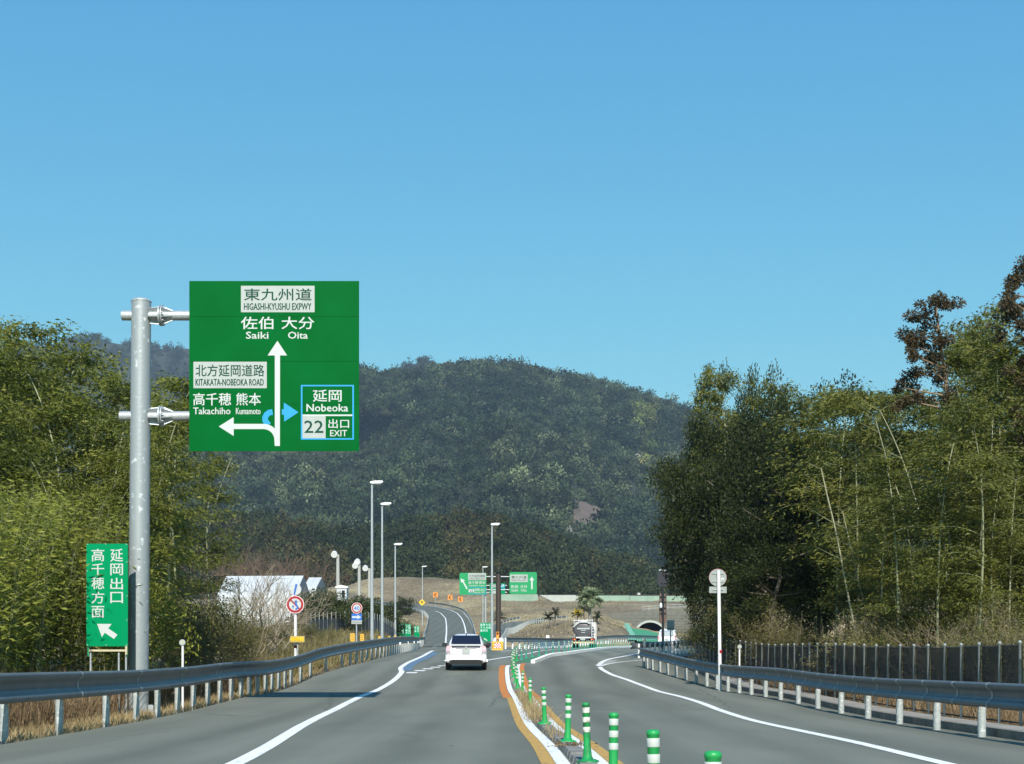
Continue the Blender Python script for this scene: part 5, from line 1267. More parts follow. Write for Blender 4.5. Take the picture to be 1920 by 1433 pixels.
def plant_copy(src, loc, sc, rz, tilt, label, cat, group, name=None, key=None):
    if src.get('used'): o = copy_tree(src)
    else: o = src; src['used'] = 1
    o.location = loc; o.scale = sc if hasattr(sc, '__len__') else (sc, sc, sc); o.rotation_euler = (tilt[0], tilt[1], rz)
    tag(o, label, cat, group); return o

LB = [bamboo_proto(100 + i, M_bamboo) for i in range(5)]; RB = [bamboo_proto(200 + i, M_bamboo_r) for i in range(5)]
SILL = ([-200, -40, 20, 60, 110, 150, 200, 250, 300, 350, 400, 440, 480, 500], [610, 620, 600, 598, 650, 682, 695, 708, 716, 740, 850, 930, 990, 1050])
SILR = ([1300, 1330, 1400, 1450, 1520, 1600, 1660, 1720, 1765, 1800, 1830, 1870, 1900, 1980, 2100, 2300], [730, 690, 690, 735, 715, 720, 720, 715, 690, 560, 570, 640, 640, 630, 600, 620])
def grove(protos, lst, label, group, sil, flip):
    for (u, Yb, dv, tilt) in lst:
        v = np.interp(u, *sil) + dv; X = (u - 960)*Yb/F; z0 = Gs(X, Yb) - .05; h = EYE + (VH - v)*Yb/F - z0
        s = h/9.5; src = protos[rnd.randrange(len(protos))]
        plant_copy(src, (X, Yb, z0), (max(.72, min(1.15, s))*rnd.uniform(.95, 1.1), max(.72, min(1.15, s)), s), rnd.uniform(0, 6.28), (R(rnd.uniform(-3, 3)), R(tilt)), label, 'bamboo', group)
g_ = random.Random(5)
ll_ = []
for u in np.arange(-190, 425, 20): ll_.append((u + g_.uniform(-10, 10), g_.uniform(36, 58), abs(g_.gauss(0, 28)), g_.uniform(-3, 5)))
for u in np.arange(-220, 430, 34): ll_.append((u + g_.uniform(-14, 14), g_.uniform(29, 38), g_.uniform(60, 210), g_.uniform(-4, 6)))
for u in np.arange(-230, 300, 60): ll_.append((u + g_.uniform(-20, 20), g_.uniform(25.5, 29), g_.uniform(150, 300), g_.uniform(-4, 6)))
ll_ = [l for l in ll_ if (l[0]-960)*l[1]/F < -9.8 and not (90 < l[0] < 320 and l[1] < 34.5) and not (l[1] < 34 and (l[0]-960)*l[1]/F > -12.2)]
grove(LB, ll_, 'yellow-green bamboo in the grove behind the left guardrail', 'bamboo grove on the left', SILL, 1)
lr_ = []
for u in np.arange(1515, 2110, 19): lr_.append((u + g_.uniform(-10, 10), g_.uniform(42, 62), abs(g_.gauss(0, 28)), g_.uniform(-6, 3)))
for u in np.arange(1545, 2160, 30): lr_.append((u + g_.uniform(-14, 14), g_.uniform(35, 44), g_.uniform(60, 240), g_.uniform(-7, 3)))
for u in (1310, 1345, 1385, 1420, 1450): lr_.append((u, g_.uniform(72, 80), g_.uniform(-10, 20), g_.uniform(-4, 3)))
for u in np.arange(1480, 2160, 33): lr_.append((u + g_.uniform(-14, 14), g_.uniform(36, 48), g_.uniform(230, 380), g_.uniform(-7, 3)))
lr_ = [l for l in lr_ if (l[0]-960)*l[1]/F > 10.3]
grove(RB, lr_, 'olive bamboo in the grove behind the netted fence', 'bamboo grove on the right', SILR, -1)
# long bare bamboo culms that show pale against the leaves
def bare_culm(pts, Yc, r, label, grp):
    r *= .68; Yc += 4; P3 = [at(u, v, Yc) for u, v in pts]; b = Vector((P3[0].x, Yc, P3[0].z)); o = thing('bare_culm', label, 'bamboo', b, group=grp)
    d = dense(P3, .45); m = MB(); nn = len(d)
    for i in range(nn - 1):
        ra, rb = r*(1 - .6*i/nn), r*(1 - .6*(i+1)/nn); m.tube([d[i] - b, d[i+1] - b], [ra, rb*.96], 7, cap=False)
        m.tube([d[i+1] - b - Vector((0, 0, .01)), d[i+1] - b + Vector((0, 0, .012))], rb*1.3, 7)
    m.build('culm', mat('pale_culm', (.26, .26, .15), .55, 0, (.36, .34, .22), 2, .6), o)
    g = np.random.default_rng(int(pts[0][0])); S_ = []; LP = []; LD = []
    for i in range(nn//3, nn):
        for _ in range(2):
            a = g.uniform(0, 6.28); p0 = np.array(d[i] - b); dd = np.array([math.cos(a), math.sin(a)*.6, .5]); L = g.uniform(.4, .9); p1 = p0 + dd*L; S_.append((p0, p1, .007, .002))
            for q in range(7): LP.append(p0 + dd*L*g.uniform(.3, 1.05) + g.normal(size=3)*.08); LD.append(np.array([math.cos(a), math.sin(a), -.4]) + g.normal(size=3)*.5)
    V, Q = seg_tubes(S_, 3); np_mesh('branchlets', V, Q, M_culm, o)['kind'] = 'stuff'
    V, Q = leaf_arrays(np.array(LP), np.array(LD), g.uniform(.12, .22, len(LP)), .035, g); np_mesh('crown', V, Q, M_bamboo_r, o)
R_ = 'pale bare culms in the right grove'; L_ = 'pale bare culms in the left grove'
bare_culm([(1604, 1185), (1585, 1090), (1568, 1000), (1550, 925), (1540, 880)], 36, .05, 'thick pale culm leaning left, left of the others in the right grove', R_)
bare_culm([(1632, 1185), (1615, 1110), (1596, 1030), (1580, 960)], 37, .035, 'thin pale culm just right of the thick leaning one', R_)
bare_culm([(1712, 1095), (1700, 980), (1665, 870), (1640, 780)], 38, .035, 'pale culm leaning left in the middle of the right grove', R_)
bare_culm([(1722, 955), (1695, 870), (1670, 810), (1650, 770)], 39, .035, 'upper pale culm slanting across the middle of the right grove', R_)
bare_culm([(1805, 1190), (1790, 1080), (1775, 980), (1763, 900)], 34, .045, 'straight pale culm below the brown cedar', R_)
bare_culm([(1892, 1190), (1894, 1090), (1898, 980), (1905, 900)], 33, .04, 'pale upright culm near the right picture edge', R_)
bare_culm([(1855, 960), (1858, 880), (1862, 780)], 38, .035, 'short pale culm high between the cedar and picture edge', R_)
bare_culm([(385, 1010), (400, 960), (418, 900), (436, 855)], 44, .04, 'pale culm leaning right under the big sign', L_)
bare_culm([(310, 960), (316, 880), (320, 800)], 42, .035, 'upright pale culm right of the tall sign pole', L_)
bare_culm([(228, 965), (240, 900), (250, 840)], 42, .03, 'pale culm just left of the tall sign pole', L_)

def crown_leaves(g, centres, radii, n, L, up=.35, ex=1.0):
    P_, D_ = [], []
    for c, r in zip(centres, radii):
        k = int(n*(r**2)); d = g.normal(size=(k, 3)); d /= np.linalg.norm(d, axis=1, keepdims=True); d[:, 2] *= .8
        rr_ = r*(g.random(k)**.35)[:, None]*(1 + .18*g.normal(size=(k, 1)))
        P_.append(c + d*rr_); D_.append(d + g.normal(size=(k, 3))*.7 + np.array([0, 0, up]))
    return np.concatenate(P_), np.concatenate(D_)
def broadleaf_proto(seed, H, Wd, lm, n=150, L=.17, name='evergreen_tree', bark=None, fmin=.12):
    g = np.random.default_rng(seed); t = bpy.data.objects.new(name, None); link(t)
    segs = []; cs = []; rs = []
    trunk = [np.array([0, 0, 0.])]; p = trunk[0].copy()
    for i in range(8): p = p + np.array([g.normal()*.12, g.normal()*.12, H*.1]); trunk.append(p.copy())
    for i in range(8): segs.append((trunk[i], trunk[i+1], .22*(1 - i/9)*H/10, .22*(1 - (i+1)/9)*H/10))
    nb = 34
    for k in range(nb):
        f = fmin + (1-fmin)*(k + g.random())/nb; i = min(7, int(f*8)); p0 = trunk[i]; a = k*2.4 + g.uniform(-.4, .4)
        ff = (f-fmin)/(1-fmin); env = Wd*(.5 + .65*math.sin(math.pi*min(1, ff*.9 + .1)))*g.uniform(.5, 1.0)
        d = np.array([math.cos(a), math.sin(a), g.uniform(.05, .5)]); mid = p0 + d*env*.55; tip = mid + (d + np.array([0, 0, .3]))*env*.42
        tip[2] = min(tip[2], H*.97)
        segs += [(p0, mid, .07, .04), (mid, tip, .04, .012)]
        for q in range(3):
            c = mid + (tip - mid)*(.25 + .4*q) + g.normal(size=3)*env*.16; cs.append(c); rs.append(g.uniform(.42, .85)*Wd/3)
    for q in range(9): cs.append(np.array([g.normal()*Wd*.3, g.normal()*Wd*.3, H*(.86 + .12*g.random())])); rs.append(g.uniform(.4, .7)*Wd/3)
    V, Q = seg_tubes(segs, 6); np_mesh('trunk', V, Q, bark or M_barkgrey, t, True)
    lp, ld = crown_leaves(g, cs, rs, n, L); ll = g.uniform(.7, 1.3, len(lp))*L
    V, Q = leaf_arrays(lp, ld, ll, ll*.5, g, .3); np_mesh('crown', V, Q, lm, t)
    return t
OA = broadleaf_proto(31, 11, 3.3, M_oak, 520, .145); OB = broadleaf_proto(32, 9, 3.0, M_oaklight, 520, .145)
def put(src, u, vtop, Yt, H, Wd, label, cat, group, wsc=1.0, zoff=0):
    X = (u-960)*Yt/F; z0 = Gs(X, Yt) - .05; h = EYE + (VH - vtop)*Yt/F - z0; s = h/H
    return plant_copy(src, (X, Yt, z0), (wsc, wsc, s), rnd.uniform(0, 6.28), (0, 0), label, cat, group)
OC = broadleaf_proto(33, 10, 3.4, M_oak, 560, .15, fmin=.36); OD = broadleaf_proto(34, 10, 3.4, M_oaklight, 560, .15, fmin=.40)
G1 = 'dark evergreen trees at the left end of the right grove'
put(OC, 1420, 758, 64, 10, 3.4, 'tall dark evergreen tree forming the centre of the right tree mass', 'tree', G1, .95)
put(OD, 1338, 790, 68, 10, 3.4, 'evergreen tree whose crown edges the mountain at the left of the grove', 'tree', G1, .85)
put(OB, 1385, 1010, 60, 9, 3, 'lower evergreen tree overhanging the tunnel side of the grove', 'tree', G1, .6)
put(OC, 1490, 810, 58, 10, 3.4, 'dark evergreen tree behind the round sign back', 'tree', G1, .9)
put(OB, 1325, 690, 78, 9, 3, 'light-topped evergreen tree rising highest at the left of the grove', 'tree', G1, .6)
put(OA, 1445, 960, 54, 11, 3.3, 'shaded evergreen tree low behind the round sign', 'tree', G1, .8)
put(OA, 1535, 708, 70, 11, 3.3, 'round-topped evergreen tree above the bamboo beside the bare twig', 'tree', G1, .85)
put(OB, 1410, 690, 80, 9, 3, 'thin-topped evergreen tree behind the dark centre tree', 'tree', G1, .7)
put(OC, 1452, 728, 74, 10, 3.4, 'round dark evergreen tree filling the gap right of the centre tree', 'tree', G1, .85)

def cedar(u_top, v_top, u_bot, v_bot, Yc, label, clumps, seed):
    g = np.random.default_rng(seed); a = at(u_top, v_top, Yc); b = at(u_bot, v_bot, Yc); o = thing('cedar_tree', label, 'tree', Vector((b.x, Yc, Gs(b.x, Yc))), group='tall brown-tinged cedars in the right grove')
    org = o.location; base = Vector((b.x + (b.x - a.x)*.25, Yc, org.z)); tp_ = [np.array(base - org), np.array(b - org), np.array((a + b)/2 - org) + [.05, 0, 0], np.array(a - org)]
    segs = [(tp_[0], tp_[1], .16, .13), (tp_[1], tp_[2], .13, .08), (tp_[2], tp_[3], .08, .02)]
    cs, rs = [], []
    for (u, v, r) in clumps:
        c = np.array(at(u, v, Yc) - org) + [0, g.uniform(-.7, .7), 0]; 
        tt = np.array(at(np.interp(v, [v_top, v_bot], [u_top, u_bot]), v + 18, Yc) - org); segs.append((tt, c, .035, .012))
        for q in range(4): cs.append(c + g.normal(size=3)*r*Yc/F*.6); rs.append(r*Yc/F*g.uniform(.45, .75))
    V, Q = seg_tubes(segs, 6); np_mesh('trunk', V, Q, M_bark, o, True)
    lp, ld = crown_leaves(g, cs, rs, 5200, .2, -.1); ll = g.uniform(.06, .12, len(lp)); V, Q = leaf_arrays(lp, ld, ll, ll*.5, g, .2); np_mesh('crown', V, Q, M_cedar, o)
cedar(1752, 560, 1805, 990, 44, 'tall thin cedar with brown foliage clumps on its left side',
      [(1745, 572, 20), (1765, 569, 15), (1728, 596, 17), (1752, 604, 15), (1728, 629, 22), (1752, 639, 17), (1707, 649, 15), (1740, 659, 17), (1700, 672, 15), (1715, 694, 19), (1745, 694, 15), (1768, 709, 12), (1690, 724, 15), (1705, 749, 17), (1740, 742, 12), (1770, 744, 14), (1785, 764, 12), (1775, 804, 10)], 3)
cedar(1930, 506, 1950, 980, 42, 'cedar with brown clumps cut by the right picture edge',
      [(1925, 516, 22), (1905, 541, 20), (1890, 571, 18), (1915, 586, 20), (1878, 601, 11), (1905, 616, 15), (1880, 631, 11), (1918, 636, 15), (1930, 666, 15), (1915, 716, 17), (1935, 766, 20), (1905, 786, 13), (1925, 836, 18)], 4)

def twigs(seed, H, spread, n0=7, depth=4, lm=None, leaves=0, name='bare_shrub', mt=None, rk=1.0):
    g = np.random.default_rng(seed); t = bpy.data.objects.new(name, None); link(t); segs = []; tips = []
    def grow(p, d, L, r, k):
        q = p
        for s in range(3):
            d = d + g.normal(size=3)*.10; d /= np.linalg.norm(d); e = q + d*L/3; segs.append((q, e, r*(1 - s*.15), r*(1 - (s+1)*.15))); q = e
            if k > 0 and s > 0:
                for _ in range(2 if k > 1 else 3):
                    dd = d + g.normal(size=3)*.5; dd[2] += .1; dd /= np.linalg.norm(dd); grow(q, dd, L*g.uniform(.45, .75), r*.55, k-1)
        tips.append(q)
    for i in range(n0):
        a = g.uniform(0, 6.28); grow(np.array([g.normal()*.15, g.normal()*.15, 0]), np.array([math.cos(a)*spread, math.sin(a)*spread, 1.0]), H*g.uniform(.35, .5), .022*H/4*rk, depth-1)
    V, Q = seg_tubes(segs, 3); np_mesh('branches', V, Q, mt or M_twig, t)
    if leaves:
        tp = np.array(tips); lp = np.repeat(tp, leaves, 0) + g.normal(size=(len(tp)*leaves, 3))*.13; ld = g.normal(size=lp.shape) + [0, 0, .2]
        ll = g.uniform(.04, .085, len(lp)); V, Q = leaf_arrays(lp, ld, ll, ll*.42, g); np_mesh('leaves', V, Q, lm, t)
    t['H'] = H; return t
M_twigpale = mat('twig_pale', (.25, .205, .14), .9, 0, (.36, .30, .21), 1.2, .5); T1 = twigs(51, 4.0, .8, 6, 4, None, 0, 'bare_shrub', M_twigpale, 1.7); T2 = twigs(52, 3.0, .6, 6, 4, M_shrub, 12, 'leafy_shrub'); T3 = twigs(53, 3.0, .8, 7, 3); T4 = twigs(54, 2.0, .7, 7, 4, M_sasa, 12, 'leafy_shrub'); T6 = twigs(56, 2.4, .7, 6, 4, M_shrub, 11, 'leafy_shrub')
M_twigred = mat('twig_reddish', (.14, .085, .06), .9, 0, (.20, .13, .09), 3, .5); T5 = twigs(55, 4.0, .6, 7, 4, None, 0, 'bare_shrub', M_twigred)
def putz(src, u, vt, Ys_, label, cat, grp, ws=1.0, tilt=(0, 0)):
    X = (u-960)*Ys_/F
    if -11 < X < 0: X = min(X, -10.3)
    z0 = Gs(X, Ys_) - .05; h = EYE + (VH - vt)*Ys_/F - z0; s = h/(src['H']*.98)
    return plant_copy(src, (X, Ys_, z0), (s*ws, s*ws, s), rnd.uniform(0, 6.28), tilt, label, cat, grp)
gB = 'bare shrubs between the left grove and the white warehouse'
for (u, vt, y_, lb, s_) in [(440, 1015, 60, 'tall bare tan shrub in front of the left end of the warehouse', T1), (482, 1045, 70, 'bare tan shrub in front of the middle of the warehouse', T1), (525, 1070, 78, 'bare tan shrub whose twigs cross the warehouse gable', T1), (515, 985, 232, 'reddish bare tree above the middle of the warehouse roof', T5), (440, 975, 225, 'reddish bare tree at the right edge of the left grove', T5), (560, 1010, 240, 'reddish bare tree above the warehouse gable', T5), (605, 1040, 250, 'small reddish bare tree behind the hedge', T5), (480, 990, 245, 'reddish bare tree over the left half of the warehouse roof', T5)]:
    putz(s_, u, vt, y_, lb, 'shrub', gB, 1.0)
gS = 'shrubs behind the netted fence'
for i, (u, vt, y_, s_) in enumerate([(1335, 1130, 62, T2), (1372, 1105, 60, T2), (1405, 1115, 56, T2), (1440, 1120, 52, T2), (1330, 1160, 66, T6), (1480, 1150, 48, T2), (1530, 1120, 44, T3), (1600, 1110, 40, T3), (1640, 1120, 38, T2), (1690, 1130, 37, T2), (1760, 1100, 34, T3), (1810, 1140, 32, T2), (1850, 1090, 31, T3), (1900, 1130, 30, T2), (1560, 1165, 40, T6), (1665, 1165, 37, T6), (1780, 1165, 33, T6)]):
    lab = 'leafy olive shrub above the netted fence' if s_ in (T2, T4, T6) else 'bare twiggy shrub above the netted fence'
    putz(s_, u, vt, y_, lab, 'shrub', gS)
gL = 'leafy shrubs along the left roadside'
for u, vt, y_ in [(350, 1080, 40), (400, 1100, 44), (440, 1120, 48), (470, 1140, 70), (505, 1150, 76), (535, 1160, 80), (300, 1040, 36), (420, 1150, 46), (380, 1130, 42), (450, 1160, 56), (590, 1158, 88), (620, 1170, 94), (330, 1130, 38)]:
    putz((T4 if rnd.random() < .6 else T2) if u < 340 else (T6 if rnd.random() < .6 else T2), u, vt, y_, 'olive leafy shrub behind the left guardrail', 'shrub', gL, .8)

# broad bamboo-grass thicket on the left: one uncountable mass
g = np.random.default_rng(77); LP = []; LD = []; ST = []
cand = 2600
for _ in range(cand):
    u = g.uniform(-150, 430); Yb = g.uniform(23, 36); X = (u-960)*Yb/F
    if X > -9.3 or (120 < u < 262 and Yb < 32.6) or (Yb < 32.6 and X > -10.4): continue
    vt = np.interp(u, [-150, 0, 100, 180, 240, 300, 360, 430], [920, 905, 895, 930, 960, 985, 1010, 1090]) + abs(g.normal())*95 + (Yb < 27)*60
    z0 = float(P(Yb)); h = EYE + (VH - vt)*Yb/F - z0
    if h < .4: continue
    a = g.uniform(0, 6.28); ln = g.normal(size=2)*.25
    p0 = np.array([X, Yb, z0]); p1 = p0 + np.array([ln[0], ln[1], h*.7]); p2 = p1 + np.array([ln[0]*1.5 + .2*math.cos(a), ln[1]*1.5 + .2*math.sin(a), h*.3])
    ST += [(p0, p1, .005, .004), (p1, p2, .004, .002)]
    for q in range(100):
        f = g.random()**.6; b0 = p0 + (p2 - p0)*f + g.normal(size=3)*[.22, .22, .12]; LP.append(b0); an = g.uniform(0, 6.28); LD.append([math.cos(an), math.sin(an), g.uniform(-.7, .5)])
V, Q = seg_tubes(ST, 3); s1_ = np_mesh('bamboo_grass_thicket', V, Q, M_culm)
tag(s1_, 'yellow-green bamboo grass thicket behind the left guardrail', 'thicket', kind='stuff')
ll = g.uniform(.10, .23, len(LP)); V, Q = leaf_arrays(np.array(LP), np.array(LD), ll, ll*.21, g, .4); o = np_mesh('leaves', V, Q, M_sasa, s1_); o['kind'] = 'stuff'

def blades(name, label, pts, hmin, hmax, w, m, lean=.35, cat='grass'):
    n = len(pts); gg = np.random.default_rng(n); d = gg.normal(size=(n, 3))*lean; d[:, 2] = 1; h = gg.uniform(hmin, hmax, n)
    V, Q = leaf_arrays(np.array(pts), d, h, w*gg.uniform(.6, 1.4, n), gg, .2); o = np_mesh(name, V, Q, m); return tag(o, label, cat, kind='stuff')
g = np.random.default_rng(88); pts = []
Yb = 13 + 60*g.random(26000)**1.6; pts = np.column_stack([_lx(Yb) + .15 - np.abs(g.normal(size=26000))*1.3, Yb, P(Yb) - .07])
blades('dry_grass', 'dry straw-coloured grass under the left guardrail', pts, .06, .26, .012, M_drygrass, .5)
pts = []
Yb = 14 + 40*g.random(15000)**1.5; pts = np.column_stack([_lx(Yb) - .9 - np.abs(g.normal(size=15000))*1.6, Yb, P(Yb) - .07])
blades('brown_weeds', 'tall brown dead weeds behind the left guardrail', pts, .3, 1.25, .016, M_brownweed, .28)
pts = []
Yb = g.uniform(20, 62, 14000); pts = np.column_stack([_fx(Yb) + .25 + np.abs(g.normal(size=14000))*1.2, Yb, P(Yb) - .07])
blades('fence_weeds', 'dry brown weeds at the foot of the netted fence', pts, .12, .8, .015, M_brownweed, .35)
pts = []
for c_, n_ in ((21, 90), (25.8, 60), (27.2, 260), (28.6, 300), (30, 100), (32, 220), (34.5, 260), (37, 200), (39.5, 120)):
    for _ in range(n_): Yb = c_ + g.normal()*.45; pts.append([float(_mc(Yb)) + g.normal()*.11 - .02, Yb, float(P(Yb)) + .02])
blades('median_grass', 'dry grass tufts sprouting from the centre kerb', pts, .08, .40, .010, M_drygrass, .45)
# grass on the bank left of the shoulder lamps
pts = []
Yb = 44 + 91*g.random(32000)**1.2; X = (g.uniform(430, 745, 32000)-960)*Yb/F; k_ = X < _lx(Yb) - .4; X, Yb = X[k_], Yb[k_]
pts = np.column_stack([X, Yb, G(X, Yb) - .03])
blades('bank_grass', 'mixed dry and green grass on the bank behind the left shoulder', pts, .15, .7, .05, leafmat('bank_grass_blade', (.10, .085, .03), (.18, .15, .06), (.32, .26, .13), .15), .4)
# short tussocks roughening the turf slopes
n_ = 60000; ug = g.uniform(600, 1185, n_); Yb = 150 + 300*g.random(n_); X = (ug-960)*Yb/F; Zg = G(X, Yb); k_ = (Zg > P(Yb) + .45) & ~((Yb > 160) & (ug > np.interp(Yb, _ry, [r[1] for r in _ramp]) - 6) & (ug < np.interp(Yb, _ry, [r[2] for r in _ramp]) + 6)) & ~((ug > 890) & (ug < np.interp(Yb, [150, 230, 262, 290], [950, 955, 1000, 1040])) & (Yb < 292)) & ~((ug > 1168) & (Yb > 185))
X, Yb, Zg = X[k_], Yb[k_], Zg[k_]; k_ = g.random(len(X)) < np.clip(fbm(X/9 + 40, Yb/14 + 40, 91)*2.4 - .7, .05, 1)
blades('turf_tussocks', 'short dry tussocks roughening the tan turf slopes around the ramp', np.column_stack([X[k_], Yb[k_], Zg[k_] - .05]), .15, .5, .16, leafmat('tussock_blade', (.15, .115, .065), (.27, .215, .12), (.42, .34, .19), .1), .6)
# fallen leaves at the foot of one post
lp = np.array([[float(_mc(19.0)) + g.normal()*.13, 18.6 + g.normal()*.25, float(P(19)) + .085] for _ in range(110)])
V, Q = leaf_arrays(lp, g.normal(size=lp.shape)*[1, 1, .25], .07, .03, g); tag(np_mesh('fallen_leaves', V, Q, M_brownweed), 'brown fallen leaves at the foot of a green post', 'leaves', kind='stuff')

# hedge conifers, round bushes
HB = broadleaf_proto(61, 4.0, 1.7, M_hedge, 260, .20, 'round_bush', M_barkgrey)
gH = 'dark green bushes in front of the warehouses'
for u, vt, y_, w in [(585, 1112, 118, 1.1), (605, 1104, 122, 1.2), (625, 1116, 120, 1.1), (650, 1132, 118, 1.0), (673, 1118, 128, 1.15), (690, 1122, 130, 1.0), (715, 1132, 134, 1.0), (728, 1138, 138, .9), (600, 1130, 112, 1.0), (640, 1140, 114, .9), (700, 1140, 128, .9)]:
    put(HB, u, vt, y_, 4.0, 1.7, 'dark green bush in the row above the dark bank fence', 'bush', gH, w)
put(HB, 760, 1119, 330, 4.0, 1.7, 'round dark bush at the left end of the ramp bend', 'bush', None, 2.0)
put(HB, 756, 1164, 152, 4.0, 1.7, 'low dark bush right behind the small green signs', 'bush', None, .7)

# palms and cycads on the turf island
def fronds(name, seed, n, L, th, droop, lm, tr, trunk_r, label, loc, grp=None, lean=(0, 0), flower=False, leaflets=16, fw=.05):
    g = np.random.default_rng(seed); o = thing(name, label, 'palm', loc, group=grp); top = np.array([lean[0], lean[1], th])
    V, Q = seg_tubes([(np.zeros(3) - [0, 0, .2], top*.5 + [lean[0]*.1, 0, 0], trunk_r*1.15, trunk_r), (top*.5 + [lean[0]*.1, 0, 0], top, trunk_r, trunk_r*.9)], 10); np_mesh('trunk', V, Q, tr, o, True)
    LP, LD, LL, S_ = [], [], [], []
    for k in range(n):
        a = k*2.4 + g.uniform(-.3, .3); el = g.uniform(-.35, 1.3); d = np.array([math.cos(a)*math.cos(el), math.sin(a)*math.cos(el), math.sin(el)]); q = top.copy(); m = 7
        for s in range(m):
            e = q + d*L/m; S_.append((q, e, .02, .012)); side = np.cross(d, [0, 0, 1]); side /= np.linalg.norm(side) + 1e-6
            for r in range(leaflets//m + 1):
                b0 = q + (e - q)*g.random()
                for sg in (1, -1): LP.append(b0); LD.append(d*.7 + side*sg*.9 + [0, 0, g.uniform(-.3, .25)]); LL.append(L*.28*math.sin(math.pi*(.15 + .8*(s+.5)/m)))
            q = e; d = d + np.array([0, 0, -droop]); d /= np.linalg.norm(d)
    V, Q = seg_tubes(S_, 3); c = np_mesh('frond_stems', V, Q, lm, o)
    V, Q = leaf_arrays(np.array(LP), np.array(LD), np.array(LL), fw, g, .3); np_mesh('crown', V, Q, lm, o)
    if flower:
        pp, dd = crown_leaves(g, [top + [0, -.3, .35]]*3, [.55]*3, 260, .2); V, Q = leaf_arrays(pp + g.normal(size=pp.shape)*[.25, .1, .08], dd, .16, .10, g); np_mesh('blossoms', V, Q, leafmat('yellow_blossom', (.55, .38, .01), (.80, .60, .02), None, .2), o)
    return o
def isl(u, vb, Yi): p = at(u, vb, Yi); p.z = Gs(p.x, Yi); return p
gC = 'small cycads on the turf island'
def hgt(v0, v1, Yi): return (v1 - v0)*Yi/F
for nm, sd, u, vt, Yi, lab, ln, fl in (('cycad', 1, 1028, 1158, 196, 'leaning small cycad, leftmost on the turf island', (-.5, 0), False), ('cycad', 2, 1041, 1149.5, 198, 'upright small cycad beside the leaning one', (0, 0), False),
                                   ('cycad', 3, 1083, 1153, 196, 'cycad with a bright yellow crown left of the palm', (0, 0), True), ('cycad', 4, 1120, 1157, 204, 'small cycad right of the palm above the tanker truck', (.2, 0), False), ('cycad', 6, 1095, 1143, 205, 'dark cycad in front of the pale palm trunk', (0, 0), False)):
    p = isl(u - (ln[0]*F/Yi if nm else 0), 0, Yi); fronds(nm, sd, 26, 1.05, max(.6, at(0, vt, Yi).z - p.z), .10, M_cycad, M_barkgrey, .13, lab, p, gC, ln, fl)
p = isl(1106, 0, 208); fronds('date_palm', 5, 70, 2.3, at(0, 1124, 208).z - p.z, .17, M_palm, mat('palm_trunk', (.22, .20, .17), .9), .24, 'tall pale green palm behind the tanker truck', p, None, (0, 0), False, 30, .10)
p = isl(757, 0, 148); fronds('cycad', 8, 24, 1.1, .9, .10, M_cycad, M_barkgrey, .12, 'dark cycad poking over the small green signs', p)
p = isl(936, 0, 260); fronds('cycad', 9, 26, 1.6, 3.2, .10, M_cycad, M_barkgrey, .12, 'dark cycad half hidden by the dark gantry post', p)

# ------------------------------------------------------------------ forested hills: surface plus a mass of tree crowns
M_hill = mat('forest_floor', (.020, .026, .014), .95, 0, (.034, .040, .022), .03, .6, .3, .05)
def crown_proto(seed, conifer=False, bare=False):
    g = np.random.default_rng(seed); t = bpy.data.objects.new('crown_shape', None)
    if conifer: cs = [np.array([0, 0, z]) for z in np.linspace(-.6, 1.5, 8)]; rs = list(np.linspace(.75, .12, 8))
    else: cs = [g.normal(size=3)*[.42, .42, .30] for _ in range(9)]; rs = list(g.uniform(.38, .62, 9))
    lp, ld = crown_leaves(g, cs, rs, 42 if conifer else 110, .3); ll = g.uniform(.16, .34, len(lp)); V, Q = leaf_arrays(lp, ld, ll, ll*.75, g, .3)
    o = np_mesh('crown_shape', V, Q, M_forest); COL.objects.unlink(o); return o
CC = bpy.data.collections.new('crown_shapes')
for i in range(5): CC.objects.link(crown_proto(300 + i))
CC.objects.link(crown_proto(310, True))
def forest(name, label, pts, scales, tints):
    me = bpy.data.meshes.new(name); me.vertices.add(len(pts)); me.vertices.foreach_set('co', np.asarray(pts, np.float32).ravel())
    a = me.attributes.new('size', 'FLOAT', 'POINT'); a.data.foreach_set('value', np.asarray(scales, np.float32))
    a = me.attributes.new('tint', 'FLOAT_COLOR', 'POINT'); a.data.foreach_set('color', np.column_stack([tints, np.ones(len(pts))]).astype(np.float32).ravel())
    o = bpy.data.objects.new(name, me); link(o); tag(o, label, 'forest', kind='stuff')
    ng = bpy.data.node_groups.new(name + '_nodes', 'GeometryNodeTree'); ng.interface.new_socket('Geometry', in_out='INPUT', socket_type='NodeSocketGeometry'); ng.interface.new_socket('Geometry', in_out='OUTPUT', socket_type='NodeSocketGeometry')
    N = ng.nodes; gi = N.new('NodeGroupInput'); go = N.new('NodeGroupOutput'); ip = N.new('GeometryNodeInstanceOnPoints'); ci = N.new('GeometryNodeCollectionInfo')
    ci.inputs['Collection'].default_value = CC; ci.inputs['Separate Children'].default_value = True; ci.inputs['Reset Children'].default_value = True
    na = N.new('GeometryNodeInputNamedAttribute'); na.data_type = 'FLOAT'; na.inputs['Name'].default_value = 'size'
    rv = N.new('FunctionNodeRandomValue'); rv.data_type = 'FLOAT_VECTOR'; rv.inputs[0].default_value = (0, 0, 0); rv.inputs[1].default_value = (0, 0, 6.28)
    ip.inputs['Pick Instance'].default_value = True; L = ng.links.new
    L(gi.outputs[0], ip.inputs['Points']); L(ci.outputs[0], ip.inputs['Instance']); L(na.outputs[0], ip.inputs['Scale']); L(rv.outputs[0], ip.inputs['Rotation']); L(ip.outputs[0], go.inputs[0])
    md = o.modifiers.new('forest', 'NODES'); md.node_group = ng; return o
